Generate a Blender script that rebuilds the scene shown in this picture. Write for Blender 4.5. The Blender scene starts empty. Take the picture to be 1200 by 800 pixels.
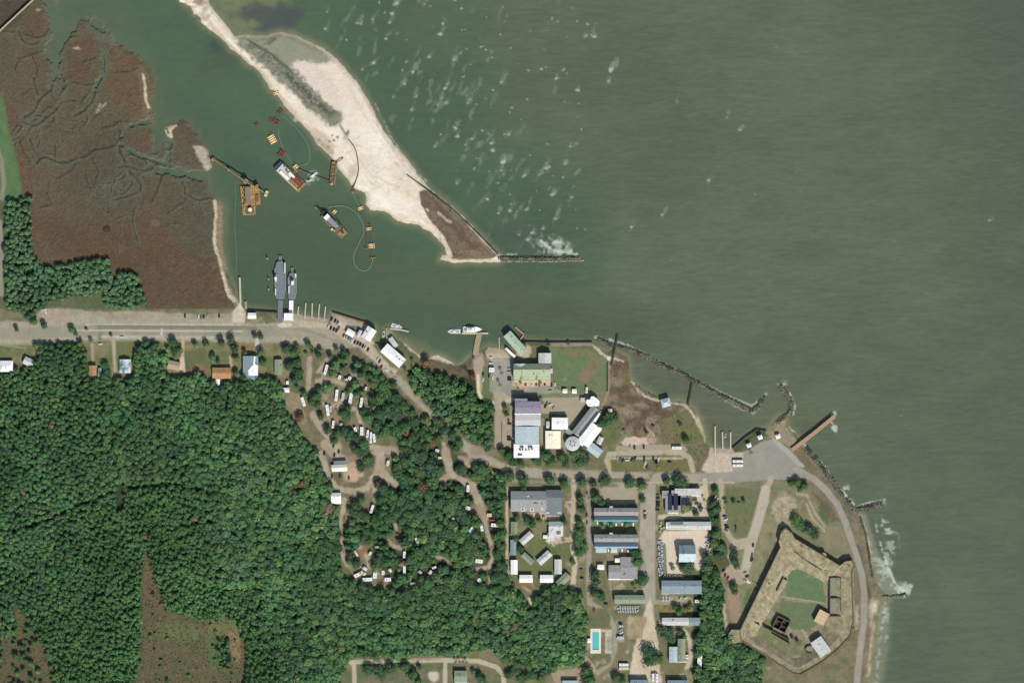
import bpy, math, random
import numpy as np
R = math.radians
rng = np.random.RandomState(7)
random.seed(7)
S = bpy.context.scene
COL = S.collection
# ---------------------------------------------------------------- light calibration: sRGB seen on flat ground -> base colour
KR, KG, KB = 1.42, 1.42, 1.52
def lin1(c):
    c = c/255.0
    return c/12.92 if c <= 0.04045 else ((c+0.055)/1.055)**2.4
def alb(c, f=1.0):
    return tuple(min(0.9, max(0.004, lin1(v)*f/k)) for v, k in zip(c, (KR, KG, KB)))
def W(x, y, z=0.0):                      # map metres (east from the left edge, south from the top edge) to scene metres
    return (x-600.0, 400.0-y, z)
# ---------------------------------------------------------------- site map: one sample per metre
X0, X1, Y0, Y1 = -20, 1220, -20, 820
gx = np.arange(X0, X1+1, dtype=np.float32); gy = np.arange(Y0, Y1+1, dtype=np.float32)
NX, NY = len(gx), len(gy)
def vnoise(scale, seed, ax=1.0, ay=1.0):
    r = np.random.RandomState(seed)
    x = (gx-X0)/(scale*ax); y = (gy-Y0)/(scale*ay)
    L = r.rand(int(y[-1])+3, int(x[-1])+3).astype(np.float32)
    ix = x.astype(int); iy = y.astype(int); fx = x-ix; fy = y-iy
    fx = fx*fx*(3-2*fx); fy = fy*fy*(3-2*fy)
    a = L[iy][:, ix]; b = L[iy][:, ix+1]; c = L[iy+1][:, ix]; d = L[iy+1][:, ix+1]
    t = a+(b-a)*fx[None]; u = c+(d-c)*fx[None]
    return (t+(u-t)*fy[:, None])*2-1
def fbm(scale, seed, octs=4, ax=1.0, ay=1.0):
    o = 0; a = 1.0; s = 0
    for k in range(octs):
        if scale/2**k < 1.0: break
        o = o+a*vnoise(scale/2**k, seed+k*17, ax, ay); s += a; a *= 0.55
    return o/s*1.5
NZ = {}
def nz(scale, seed=1, ax=1.0, ay=1.0):
    k = (scale, seed, ax, ay)
    if k not in NZ: NZ[k] = fbm(scale, seed*101+int(scale), 4, ax, ay)
    return NZ[k]
def window(x0, x1, y0, y1):
    a = max(0, int(math.floor(x0-X0))); b = min(NX, int(math.ceil(x1-X0))+1)
    c = max(0, int(math.floor(y0-Y0))); d = min(NY, int(math.ceil(y1-Y0))+1)
    return a, b, c, d
def seg_d2(PX, PY, ax, ay, bx, by):
    vx, vy = bx-ax, by-ay; L = vx*vx+vy*vy+1e-9
    t = np.clip(((PX-ax)*vx+(PY-ay)*vy)/L, 0, 1)
    return (PX-ax-t*vx)**2+(PY-ay-t*vy)**2
def sdf(shape, m):
    """signed distance (inside positive) in a window grown by m"""
    kind, pts = shape[0], shape[1]
    if kind == 'ell':
        cx, cy, rx, ry, rot = shape[1:]
        R_ = max(rx, ry)+m
        w = window(cx-R_, cx+R_, cy-R_, cy+R_)
        PX, PY = np.meshgrid(gx[w[0]:w[1]], gy[w[2]:w[3]])
        c, s = math.cos(R(rot)), math.sin(R(rot))
        u = (PX-cx)*c-(PY-cy)*s; v = (PX-cx)*s+(PY-cy)*c
        k = np.sqrt((u/rx)**2+(v/ry)**2)
        return w, (1-k)*min(rx, ry)
    P = np.array(pts, float); g = m+(shape[2] if kind == 'line' else 0)
    w = window(P[:, 0].min()-g, P[:, 0].max()+g, P[:, 1].min()-g, P[:, 1].max()+g)
    PX, PY = np.meshgrid(gx[w[0]:w[1]], gy[w[2]:w[3]])
    d2 = np.full(PX.shape, 1e12, np.float32)
    n = len(P)
    if kind == 'line':
        for i in range(n-1):
            d2 = np.minimum(d2, seg_d2(PX, PY, *P[i], *P[i+1]))
        return w, shape[2]/2-np.sqrt(d2)
    ins = np.zeros(PX.shape, bool)
    for i in range(n):
        a, b = P[i], P[(i+1) % n]
        d2 = np.minimum(d2, seg_d2(PX, PY, *a, *b))
        if a[1] != b[1]:
            c = ((a[1] > PY) != (b[1] > PY)) & (PX < (b[0]-a[0])*(PY-a[1])/(b[1]-a[1])+a[0])
            ins ^= c
    d = np.sqrt(d2)
    return w, np.where(ins, d, -d)
def poly(*p): return ('poly', p)
def line(w, *p): return ('line', p, w)
def ell(cx, cy, rx, ry, rot=0): return ('ell', cx, cy, rx, ry, rot)
def box(x0, y0, x1, y1): return ('poly', ((x0, y0), (x1, y0), (x1, y1), (x0, y1)))
LAB = ['ground']
C = np.zeros((NY, NX, 3), np.float32)      # base colour of the land
Wc = np.zeros((NY, NX, 3), np.float32)     # base colour of the water (silt, shallows, painted ripple light)
L = np.zeros((NY, NX), np.int16)
def mask(shape, soft=1.5, amp=0.0, ns=8, seed=1):
    w, d = sdf(shape, soft+amp*2+2)
    if amp: d = d+amp*nz(ns, seed)[w[2]:w[3], w[0]:w[1]]
    t = np.clip(d/soft+0.5, 0, 1)
    return w, t*t*(3-2*t)
def paint(shape, col, soft=1.5, amp=0.0, ns=8, label=None, alpha=1.0, col2=None, mix=10, seed=1, tgt=None, ax=1, ay=1, f=1.0):
    w, t = mask(shape, soft, amp, ns, seed)
    T = C if tgt is None else tgt
    c = np.array(alb(col, f), np.float32)
    if col2 is not None:
        k = np.clip(nz(mix, seed+3, ax, ay)[w[2]:w[3], w[0]:w[1]]*1.1+0.5, 0, 1)[..., None]
        c = c*(1-k)+np.array(alb(col2, f), np.float32)*k
    v = T[w[2]:w[3], w[0]:w[1]]
    a = (t*alpha)[..., None]
    v[:] = v*(1-a)+c*a
    if label:
        if label not in LAB: LAB.append(label)
        L[w[2]:w[3], w[0]:w[1]][t > 0.5] = LAB.index(label)
# ---------------------------------------------------------------- coast
MAIN = [(-80,-80),(70,-80),(70,-20),(66,5),(62,20),(64,34),(72,42),(80,32),(92,22),(105,15),(118,20),(127,33),(138,44),(141,52),(150,54),(162,62),(176,76),(183,90),
 (183,112),(180,130),(181,142),(178,152),(181,165),(188,180),(191,170),(190,155),(192,146),(201,142),(213,141),(225,145),(235,157),(241,172),(247,182),(250,190),(247,199),(241,203),
 (244,215),(249,228),(256,231),(262,240),(263,262),(261,290),(265,310),(271,330),(278,348),(283,358),(285,361),(325,366),(330,368),(350,368),(375,372),(384,374),(389,366),
 (430,378),(432,384),(439,382),(440,402),(451,402),(452,386),(458,383),(460,393),(465,398),(471,401),(478,406),(486,412),(495,418),(503,419),(514,416),(525,421),(536,429),
 (545,424),(552,417),(560,412),(572,406),(588,409),(597,416),(602,408),(612,400),(616,398),(645,401),(690,402),(700,407),(712,412),(722,409),(735,416),(738,428),(737,440),
 (744,449),(756,457),(770,465),(782,470),(795,469),(806,473),(814,480),(820,490),(825,505),(827,518),(832,524),(858,525),(872,513),(887,503),(899,504),(908,493),(914,486),
 (922,486),(921,495),(926,503),(933,509),(941,520),(944,528),(955,540),(968,556),(978,572),(988,588),(1000,597),(1006,602),(1012,612),(1018,630),(1021,650),(1024,668),
 (1027,682),(1036,693),(1040,698),(1034,703),(1029,712),(1027,740),(1023,770),(1018,800),(1015,820),(1010,890),(-80,890)]
SPIT = [(205,-20),(212,0),(222,8),(232,18),(238,28),(247,35),(258,45),(270,57),(282,66),(286,71),(293,77),(303,82),(310,92),(316,104),(325,112),(333,124),(342,134),(350,142),
 (362,153),(368,162),(373,170),(385,182),(393,190),(396,198),(404,206),(411,215),(416,221),(428,226),(429,240),(434,246),(450,247),(458,253),(466,259),(475,261),(490,264),(503,271),
 (514,281),(521,290),(525,299),(518,299),(516,304),(530,308),(586,307),(588,300),(583,296),(570,283),(550,262),(530,242),(512,228),(500,218),(488,202),(475,183),(460,168),(450,152),
 (441,136),(431,116),(421,100),(406,82),(394,69),(380,57),(364,50),(345,41),(330,38),(312,42),(300,42),(290,41),(275,42),(265,30),(255,18),(248,8),(243,0),(238,-20)]
land = np.full((NY, NX), -40, np.float32)
for P_, am in ((MAIN, 0.9), (SPIT, 1.0)):
    w, d = sdf(('poly', P_), 40)
    v = land[w[2]:w[3], w[0]:w[1]]; v[:] = np.maximum(v, d+am*nz(7, 3)[w[2]:w[3], w[0]:w[1]])
mq = (np.clip((248-gx)/10, 0, 1)[None]*np.clip((225-gy)/10, 0, 1)[:, None])
land += mq*(4.2*nz(13, 33)+2.0*nz(5, 34))*(land < 16)
for s_ in (line(9,(60,5),(66,40),(66,78),(62,92)), line(8,(48,-10),(60,15)), line(5,(120,66),(123,82),(116,96),(108,108)), line(4.5,(66,78),(74,100),(71,112)), line(5,(184,140),(199,168),(196,190)), line(8,(182,176),(190,160)), line(4,(175,142),(152,148),(143,160)),
           line(4,(142,170),(160,182),(188,190),(212,200)), line(6,(88,30),(74,50),(68,60)), line(9,(236,206),(206,202),(184,200)), ell(113,30,13,5,-40), ell(60,60,7,10)):
    w, t = mask(s_, 5, 3.0, 7, 9); v = land[w[2]:w[3], w[0]:w[1]]; v[:] = np.where(v > -8, v*(1-t)-3.5*t, v)
H = np.clip(land*0.22, -2.0, 1.4)
# ---------------------------------------------------------------- water colours
Wc[:] = alb((96,107,86))
GX, GY = np.meshgrid(gx, gy)
def wpaint(shape, col, soft, alpha=1.0, amp=0, ns=30, seed=2): paint(shape, col, soft, amp, ns, alpha=alpha, tgt=Wc, seed=seed)
wpaint(poly((180,-60),(470,-60),(520,60),(610,150),(660,230),(700,300),(690,380),(560,420),(200,420),(60,200),(60,-60)), (82,102,80), 130, amp=22, ns=90)
wpaint(poly((200,130),(420,260),(520,330),(690,330),(690,390),(560,420),(250,400),(240,200)), (80,99,78), 60, amp=8)
wpaint(ell(640,360,160,30,-12), (88,100,78), 40)
wpaint(poly((1090,-60),(1300,-60),(1300,900),(1230,900),(1180,400)), (90,99,84), 160, amp=20, ns=120)
wpaint(poly((720,-60),(1000,-60),(980,200),(800,210)), (97,104,86), 90, amp=25, ns=80, alpha=.6)
wpaint(poly((900,400),(1200,350),(1250,800),(1060,860),(1050,690),(1000,560)), (95,105,87), 90, amp=25, ns=80, alpha=.7)
wpaint(ell(545,35,30,80,10), (78,104,80), 60, alpha=.5, amp=8)
wpaint(ell(640,250,60,90,20), (80,102,82), 60, alpha=.5, amp=8)
wpaint(poly((246,-20),(330,-20),(345,15),(330,35),(290,42),(262,30)), (118,124,92), 22, amp=6, ns=14)
wpaint(ell(330,20,26,15,10), (78,86,84), 14, amp=6, ns=12)
wpaint(ell(302,14,28,9,0), (84,90,84), 12, amp=5, ns=10)
wpaint(ell(318,32,20,9,10), (80,86,82), 10, amp=4, ns=10)
wpaint(ell(257,50,14,10,40), (72,88,78), 14, amp=3)
wpaint(ell(275,60,40,9,30), (80,90,74), 14, alpha=.7, amp=3)
wpaint(ell(385,62,26,10,-35), (88,96,78), 14, alpha=.8, amp=4)
wpaint(ell(295,196,30,12,-30), (72,90,78), 22, alpha=.7)
wpaint(ell(350,160,16,30,-25), (76,96,84), 22, alpha=.6)
wpaint(ell(360,222,26,12,-30), (88,100,84), 22, alpha=.6)
wpaint(ell(600,278,40,12,0), (84,98,88), 18, alpha=.8)
wpaint(line(16,(440,128),(475,180),(520,228),(585,290)), (78,96,80), 22, alpha=.8)
wpaint(poly((737,412),(800,438),(880,480),(860,520),(832,522),(800,468),(745,445)), (99,104,84), 18, amp=2)
wpaint(ell(747,433,9,7), (112,112,96), 8, alpha=.7, amp=2)
wpaint(poly((700,395),(735,405),(740,425),(715,418)), (104,110,90), 10)
wpaint(poly((900,440),(930,460),(985,480),(945,520),(905,492),(888,500)), (98,106,84), 26)
# foam-lightened shallows east of the fort
wpaint(poly((1002,598),(1014,604),(1026,640),(1040,668),(1064,698),(1030,702),(1018,660)), (132,138,120), 6, amp=1.5, ns=6)
wpaint(poly((1027,705),(1044,702),(1040,760),(1030,820),(1012,820),(1022,760)), (126,130,108), 12, amp=2)
wpaint(poly((455,388),(500,400),(512,416),(480,414)), (104,112,84), 12, amp=2)
wpaint(line(7,(20,5),(52,40),(60,80),(75,110)), (94,104,84), 8)
wpaint(poly((66,0),(150,-30),(160,40),(190,90),(200,140),(240,150),(262,230),(270,300),(250,300),(180,150),(100,10)), (90,104,82), 22, alpha=.55)
# shallow fringe following the shore
fr = np.clip((land+9)/9, 0, 1)**1.6
mw = np.clip((275-GX)/20, 0, 1)*np.clip((365-GY)/10, 0, 1)*((GX < 205) | (GY > 130))   # muddy marsh side
fr = fr[..., None]*(0.72-.1*mw[..., None])
fc = np.array(alb((138,134,104)), np.float32)*(1-mw[..., None])+np.array(alb((98,104,82)), np.float32)*mw[..., None]
Wc[:] = Wc*(1-fr)+fc*fr
wn = nz(26, 11, 2.2, 1.0)[..., None]*0.05+nz(120, 12)[..., None]*0.04
wn = wn+fbm(170, 77, 3)[..., None]*.05+(np.clip(nz(60, 15, 1.6, 1.0)-.15, 0, 1)*.10)[..., None]*np.array((1.0, .8, .6), np.float32)
Wc *= (1+wn)
# ripples: light on low east-west crests, painted as streaks into the water colour
rp = nz(4, 13, 4.5, 0.8)
far = np.clip((GX-420-GY*0.25)/200, 0, 1)
rq = nz(9, 14, 3.5, 0.7)
Wc *= (1+((rp*0.07+rq*.035)*(0.22+0.78*far))[..., None])
# whitecaps and surf
def foam(shape, a=0.8, soft=1.5, amp=1.0, ns=3, thr=None, seed=5, col=(205,210,198)):
    w, t = mask(shape, soft, amp, ns, seed)
    if thr is not None: t = t*np.clip((nz(5, seed+2)[w[2]:w[3], w[0]:w[1]]-thr)*3, 0, 1)
    v = Wc[w[2]:w[3], w[0]:w[1]]; k = (t*a)[..., None]
    v[:] = v*(1-k)+np.array(alb(col), np.float32)*k
caps = [(464,4,1.3),(460,16,1),(457,26,1),(437,23,1),(420,27,.9),(382,34,1),(383,14,.7),(452,46,.8),(516,40,1.2),(519,28,.7),(532,70,1.3),(503,67,.9),(484,84,1.4),(476,73,.4),(438,74,.8),
 (551,76,.7),(543,82,.8),(521,104,.9),(513,123,1.2),(523,121,1),(517,115,.9),(548,121,1),(488,113,.9),(482,129,.8),(588,96,1.2),(547,112,.7),(533,150,1),(536,160,1),(553,163,1),(545,170,.7),(510,171,.6),
 (576,168,1),(577,177,.9),(596,158,.8),(590,190,1.4),(587,200,1.1),(614,206,1.4),(640,197,1.2),(662,192,1),(660,208,.7),(632,205,.7),(648,228,1.5),(597,247,1.2),(617,245,1),(584,250,.8),(650,256,1.2),
 (693,41,1),(697,43,1),(687,42,.8),(716,82,1.5),(713,96,1.3),(652,92,.8),(677,106,1),(830,212,1.1),(851,138,.7),(867,152,.8),(776,252,.8),(740,266,.8),(668,172,.6),(793,118,.6),(1160,258,.5),(918,450,1.4),
 (535,215,1),(571,233,.8),(608,275,.9),(624,273,.9),(619,281,1),(636,268,.6),(403,90,.5),(424,82,.7),(474,98,.7),(460,115,.6),(465,40,.5),(540,10,.5),(533,0,.9),(497,5,.7),(606,248,.7),(670,231,.7)]
for i in range(210):
    x = rng.uniform(390, 700); y = rng.uniform(0, 290)
    if (x-390)*.62 > y+20 or y > 60+(x-400)*1.05 or x > 560+rng.uniform(0, 140)+y*.2: 
        if rng.rand() < .93: continue
    q = rng.uniform(.4, 1.6); foam(ell(x, y, rng.uniform(.8, 2.4), 5*q, -28+rng.uniform(-18, 18)), rng.uniform(.05, .16), 3, 2.2, 5, seed=6+i % 3)
for i in range(150):
    x = rng.uniform(385, 690); y = rng.uniform(0, 285)
    if y > 50+(x-400)*1.0: continue
    foam(ell(x, y, rng.uniform(.5, 1.3), rng.uniform(.5, .9), rng.uniform(-20, 60)), rng.uniform(.2, .55), 1.2, .8, 3, seed=5+i % 3)
for i in range(40): foam(ell(rng.uniform(560, 1190), rng.uniform(0, 700), rng.uniform(.5, 1.1), .5, 8), rng.uniform(.08, .22), 1.2, .6, 3, seed=5+i % 3)
for i, (x, y, s) in enumerate(caps):
    foam(ell(x, y, rng.uniform(1.2, 2.2)*s, 1.2*s, rng.uniform(-10, 40)), rng.uniform(.32, .62), 1.8, .9, 3, seed=5+i % 3)
    q = rng.uniform(.5, 1.25); foam(ell(x+2.0*s*q, y-3.4*s*q, (1.3+.8*rng.rand())*s, 4.6*s*q, -28+rng.uniform(-14, 14)), rng.uniform(.08, .24), 3.5, 2.2, 4, seed=6+i % 3)
foam(ell(650,289,22,10,-12), .5, 8, 4, 6, thr=-.4)
foam(line(2.5,(634,283),(650,294),(676,298)), .75, 2, 1.2, 3)
foam(ell(653,284,4,2), .8, 2, 1); foam(ell(668,294,3,2), .8, 2, 1)
foam(line(1.6,(586,299),(606,298)), .5, 2, 1)
foam(line(3.2,(697,395),(722,404),(744,409),(770,424),(800,437),(840,458),(880,475),(893,468),(898,461)), .5, 2.5, 1.2, 4)
foam(line(2,(714,398),(735,404),(760,418),(782,428)), .6, 2, 1)
foam(line(2,(912,450),(926,462),(932,475),(930,485)), .65, 2, 1)
foam(line(2,(830,456),(858,474),(882,484),(890,478)), .3, 2, 1)
foam(line(1.8,(925,500),(933,511),(945,523)), .55, 2, 1)
foam(line(6,(952,536),(966,550),(980,572),(996,592)), .55, 4, 2.5, 5, thr=-.3); foam(line(4,(1006,596),(1020,592),(1036,588)), .5, 3, 2, 4, thr=-.4); foam(ell(1040,655,7,26,-20), .42, 6, 3, 5, thr=-.15)
foam(line(2.6,(950,532),(962,542),(972,555),(982,570),(992,584),(1004,594),(1016,590),(1032,587)), .75, 2.2, 1, 4)
foam(ell(990,577,6,9,20), .65, 5, 3, 6, thr=-.3)
foam(ell(1034,616,6,11,10), .7, 6, 3.4, 6, thr=-.35); foam(ell(1043,624,5,2,0), .6, 3, 1)
foam(line(2.6,(1028,608),(1030,630),(1036,650),(1040,664),(1048,682),(1062,696)), .8, 2.5, 1.6, 4, thr=-.25)
foam(line(5,(1024,640),(1032,662),(1042,684),(1054,697)), .4, 5, 2.5, 5, thr=-.1)
foam(line(3,(1012,612),(1020,640),(1028,668),(1032,690)), .3, 3, 1.5, 4, thr=-.2)
foam(ell(1058,692,9,8,30), .75, 6, 3.2, 6, thr=-.4); foam(ell(1066,686,3,2,0), .6, 2, 1)
foam(line(1.8,(1000,602),(1010,612),(1018,640)), .4, 2, 1)
foam(line(3.5,(1038,705),(1033,740),(1030,765),(1026,810)), .38, 4, 2, 6, thr=-.3)
foam(ell(1036,717,5,9,10), .35, 5, 3, 5, thr=-.3); foam(ell(1037,748,3,7,20), .45, 4, 2.5, 5, thr=-.3)
foam(ell(977,485,3,3), .7, 2, 1); foam(ell(978,502,3,4,20), .8, 2.5, 1.2, 3)
foam(line(1.0,(440,122),(458,160),(480,194),(500,212)), .35, 2, 1)
foam(ell(347,140,3.5,2.5), .5, 3, 1)
foam(ell(368,205,6,4,-30), .4, 4, 2); foam(ell(363,212,6,2.5,30), .4, 4, 2)
# ---------------------------------------------------------------- land colours
C[:] = alb((112,108,84))
paint(box(-20,-20,1220,820), (112,106,82), 1, col2=(94,104,72), mix=14)
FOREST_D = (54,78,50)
# the marsh
paint(poly((-20,-20),(290,-20),(290,200),(284,361),(240,366),(170,362),(165,326),(130,312),(60,318),(40,310),(36,250),(22,200),(10,150),(4,110),(-20,100)), (104,90,68), 5, 2, label='marsh', col2=(96,90,68), mix=26)
paint(ell(100,240,90,60), (102,88,66), 40, 14, 30, col2=(94,88,66), mix=22, alpha=.6)
paint(poly((40,260),(160,250),(250,300),(270,350),(180,362),(150,330),(60,300)), (104,80,58), 26, 10, 20, col2=(96,76,56), mix=10, alpha=.75)
paint(poly((5,120),(20,130),(38,230),(48,300),(36,300),(24,210)), (112,82,60), 9, 4, 9, alpha=.75)
paint(poly((90,150),(170,150),(180,230),(120,245),(80,210)), (86,84,66), 22, 10, 16, alpha=.7)
paint(poly((184,205),(246,215),(254,300),(225,300),(190,260)), (90,88,70), 18, 8, 14, alpha=.75)
paint(poly((0,0),(40,0),(20,30),(0,36)), (84,76,62), 6, 3)
for s_ in (line(14,(60,5),(66,40),(66,78),(62,96)), line(12,(48,-10),(62,15)), line(9,(120,62),(124,82),(116,98),(106,112)), line(9,(66,78),(75,104),(72,118)), line(8,(180,140),(200,168),(196,196)),
           line(12,(180,180),(192,160)), line(7,(175,142),(150,148),(141,160)), line(8,(140,170),(160,182),(190,190),(215,200)), ell(60,56,12,14), ell(196,172,8,12), line(8,(88,30),(74,50),(66,60)), ell(115,34,20,10,-40), line(12,(236,206),(200,202),(180,200),(176,180))):
    paint(s_, (98,104,84), 9, 3, 8, alpha=.85)
paint(line(10,(110,16),(124,26),(136,46)), (122,126,100), 8, 3, 6, alpha=.8)
paint(line(6,(76,40),(88,32)), (112,114,90), 6, 2, 6, alpha=.7)
paint(poly((95,50),(110,44),(112,62),(100,70),(80,52)), (104,82,62), 9, 3, 6, alpha=.8)
paint(poly((80,68),(100,70),(112,92),(92,96),(80,90)), (102,80,62), 9, 3, 6, alpha=.8)
paint(poly((30,20),(50,12),(52,38),(40,42),(26,40)), (100,82,62), 8, 3, 6, alpha=.8)
paint(poly((135,60),(165,62),(175,90),(165,130),(130,130),(128,110)), (106,88,62), 12, 4, 8, alpha=.8)
paint(poly((152,162),(176,156),(184,178),(160,184),(148,172)), (104,84,66), 9, 3, 6, alpha=.75)
# creeks
for s_ in (line(2.2,(5,37),(25,39),(42,45),(52,42),(58,34)), line(2.6,(120,150),(132,148),(140,142),(150,143)), line(2.4,(88,185),(100,184),(110,176),(125,174),(136,170),(140,162),(141,153)), line(2,(140,160),(144,172)),
           line(1.8,(40,142),(50,132),(56,125),(62,126),(64,140),(54,151)), line(1.6,(108,185),(116,200),(112,212),(108,226)), line(1.6,(100,205),(108,225)), line(1.4,(66,210),(84,200),(90,190)),
           line(1.8,(70,112),(78,100),(74,90)), line(1.6,(40,100),(60,112),(66,118)), line(1.6,(42,98),(44,80),(38,66)), line(2,(75,44),(88,43)), line(1.8,(97,73),(112,68)), line(1.6,(84,96),(100,100),(112,98)),
           line(1.5,(72,120),(88,118),(94,124),(98,116),(106,106)), line(1.5,(135,85),(150,84),(162,80)), line(1.6,(190,205),(184,225),(178,236)), line(1.4,(48,60),(36,64),(22,70),(18,82)), line(1.4,(36,104),(26,112)),
           line(1.5,(145,218),(152,212),(162,208)), line(1.3,(126,212),(140,222)), line(1.8,(22,160),(28,178),(36,190)), line(1.4,(196,250),(214,238),(224,226)), line(1.4,(195,262),(212,262)), line(1.3,(55,226),(62,240),(48,243)),
           line(1.6,(66,95),(72,98),(78,92)), line(1.5,(118,120),(120,132),(110,138))):
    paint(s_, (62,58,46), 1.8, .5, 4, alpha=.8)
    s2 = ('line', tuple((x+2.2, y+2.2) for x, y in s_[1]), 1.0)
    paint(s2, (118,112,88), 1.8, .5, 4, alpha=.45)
def creek(x, y, a, w, n):
    p = [(x, y)]
    for k in range(n):
        a += rng.normal()*.38; x += 6.5*math.cos(a); y += 6.5*math.sin(a)
        if not (8 < x < 248 and 20 < y < 345): break
        p.append((x, y))
        if k > 0 and w > .9 and rng.rand() < .34: creek(x, y, a+rng.choice((-1, 1))*rng.uniform(.6, 1.2), w*.68, max(3, int(n*.6)))
    if len(p) < 2: return
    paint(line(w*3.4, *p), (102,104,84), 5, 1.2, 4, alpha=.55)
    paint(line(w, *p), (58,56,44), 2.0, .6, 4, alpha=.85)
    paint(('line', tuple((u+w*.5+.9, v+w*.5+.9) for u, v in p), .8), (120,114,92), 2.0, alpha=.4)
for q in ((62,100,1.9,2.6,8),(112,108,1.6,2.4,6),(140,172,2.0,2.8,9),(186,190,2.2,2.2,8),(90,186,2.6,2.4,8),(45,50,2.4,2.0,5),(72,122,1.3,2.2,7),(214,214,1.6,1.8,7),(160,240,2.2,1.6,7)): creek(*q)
for i in range(95):                                     # many hair-thin runnels
    x, y = rng.uniform(15, 250), rng.uniform(60, 330); a = rng.uniform(0, 6.28); p = [(x, y)]
    for k in range(rng.randint(3, 6)):
        a += rng.uniform(-.8, .8); x += 7*math.cos(a); y += 7*math.sin(a); p.append((x, y))
    paint(line(.8, *p), (80,74,60) if i % 3 else (114,106,84), 2, alpha=.3)
paint(ell(125,268,4.5,4), (60,46,34), 2.5, .6, 3, alpha=.9); paint(ell(125,269,2,1.5), (88,76,56), 1.5, alpha=.8)
paint(ell(127,248,1.5,1.2), (58,46,36), 1)
# pale sand crests of the marsh shore
def sand(sh, a=.95, c=(208,190,160), soft=2.2, amp=.8): paint(sh, c, soft, amp, 4, alpha=a)
paint(line(10,(166,80),(170,100),(172,128),(176,140)), (124,108,84), 8, 3, 6, alpha=.7)
sand(line(2.4,(168,88),(170,100),(171,118),(174,126))); sand(line(2,(118,122),(113,132),(124,122)), .6); sand(ell(90,57,4,1.2), .6); sand(ell(45,12,3,1.2), .5)
sand(line(3,(192,153),(197,158),(201,160),(199,151),(206,147)), .8); sand(line(2.2,(193,150),(203,144)), .6)
paint(poly((200,146),(222,146),(236,162),(240,186),(228,176),(216,160)), (98,84,66), 7, 3, 5, alpha=.85)
sand(poly((227,172),(240,172),(248,196),(243,200),(232,184)), .9, (184,172,146), 5, 1.5)
paint(ell(250,195,8,5,-30), (110,92,68), 7, 2, alpha=.6)
paint(line(9,(256,232),(256,262),(257,290),(263,315)), (140,120,92), 5, 1.5, 5)
sand(line(3.2,(252,236),(254,250),(251,280),(253,292),(258,305),(262,325),(268,345),(274,353)))
paint(poly((262,320),(272,338),(282,356),(276,358),(266,340)), (150,136,110), 4, 1.5, 4)
sand(line(2,(268,340),(280,357)), .8)
paint(ell(122,218,3,3), (118,100,80), 2, 1, alpha=.6); paint(ell(142,292,6,4,30), (116,92,72), 4, 1.5, alpha=.7); paint(ell(183,262,5,4), (124,104,84), 4, 1.5, alpha=.7)
for i in range(60):
    paint(ell(rng.uniform(190,262), rng.uniform(240,350), rng.uniform(1,2.6), rng.uniform(.8,1.6)), (120,100,78), 2, 1, alpha=.5)
mk = (np.clip((7-land)/7, 0, 1)*np.clip(1.1+.9*nz(12, 31), 0, 1)*.85*((GX < 285) & (GY < 360) & (L == LAB.index('marsh'))))[..., None]
C[:] = C*(1-mk)+np.array(alb((104,104,84)), np.float32)*mk
sand(line(2.4,(168,88),(170,100),(171,118),(174,126)), .9); sand(line(3,(192,153),(197,158),(201,160),(199,151),(206,147)), .8); sand(poly((227,172),(240,172),(248,196),(243,200),(232,184)), .8, (184,172,146), 5, 1.5); sand(line(3.2,(252,236),(254,250),(251,280),(253,292),(258,305),(262,325),(268,345),(274,353)), .9)
paint(line(7,(258,240),(257,262),(258,290),(264,315)), (146,128,100), 5, 1.5, 5, alpha=.8)
for s_, w in ((((431,118),(446,142),(462,165),(480,190),(494,212)), 3),(((404,92),(420,120),(436,146),(455,176)), 2.5),(((372,150),(398,180),(420,205),(446,232),(480,252)), 2)): pass
# green verge and golf path at the far left
paint(poly((-20,100),(4,118),(10,150),(20,190),(26,222),(20,236),(-20,236)), (88,120,76), 5, 1.5, label='lawn', col2=(98,124,80), mix=9)
paint(line(5,(-10,150),(2,190),(5,215),(2,232)), (140,138,114), 2.5, label='path')
paint(line(5,(0,260),(2,300),(1,330),(2,345)), (150,146,124), 2.5, label='path')
# ------------------------------------------------------------- the sand spit
paint(poly((190,-30),(470,-30),(700,320),(500,320),(400,230),(200,60)), (242,228,206), 4, label='sandbar', col2=(232,216,192), mix=26)
SP = lambda s, c, soft=5, amp=2, ns=6, a=.9, **k: paint(s, c, soft, amp, ns, alpha=a, **k)
SP(ell(234,2,8,5,-20), (150,126,104)); SP(ell(240,12,4,8,-20), (158,140,116), a=.6); SP(ell(244,20,2,6,-40),(168,150,126), a=.7)
SP(line(5,(246,28),(262,46),(276,62),(290,74)), (206,186,160), 3, 1)
SP(poly((276,42),(345,38),(395,72),(375,76),(350,72),(340,80),(300,62),(282,60)), (134,138,112), 7, 3)
SP(poly((306,42),(330,40),(352,50),(342,68),(318,60),(308,50)), (146,148,122), 5, 3)
SP(line(3,(315,52),(322,46)), (108,112,92), 2, 1); SP(line(2,(308,54),(320,44)), (120,122,100), 2, 1)
paint(poly((343,74),(358,72),(378,82),(392,100),(404,124),(400,150),(378,126),(352,98)), (226,210,190), 5, 2)
RID = poly((282,52),(296,50),(318,62),(345,82),(362,100),(380,118),(398,132),(400,144),(388,148),(366,132),(346,112),(326,94),(308,78),(290,64))
SP(RID, (108,110,92), 6, 3, 5, .92, col2=(130,130,110), mix=5)
for o, (c_, w_) in enumerate((((72,80,66),2.0),((150,150,130),1.0),((72,80,66),2.0),((138,136,116),.9),((92,98,80),1.4))):
    paint(('line', [(290+o*1.6,50+o*-.4+o*1.6-3), (312+o*1.2,62+o*1.6-3), (338+o*1.4,83+o*1.6-3)], w_), c_, 1.5, .5, 3, alpha=.8)
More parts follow.
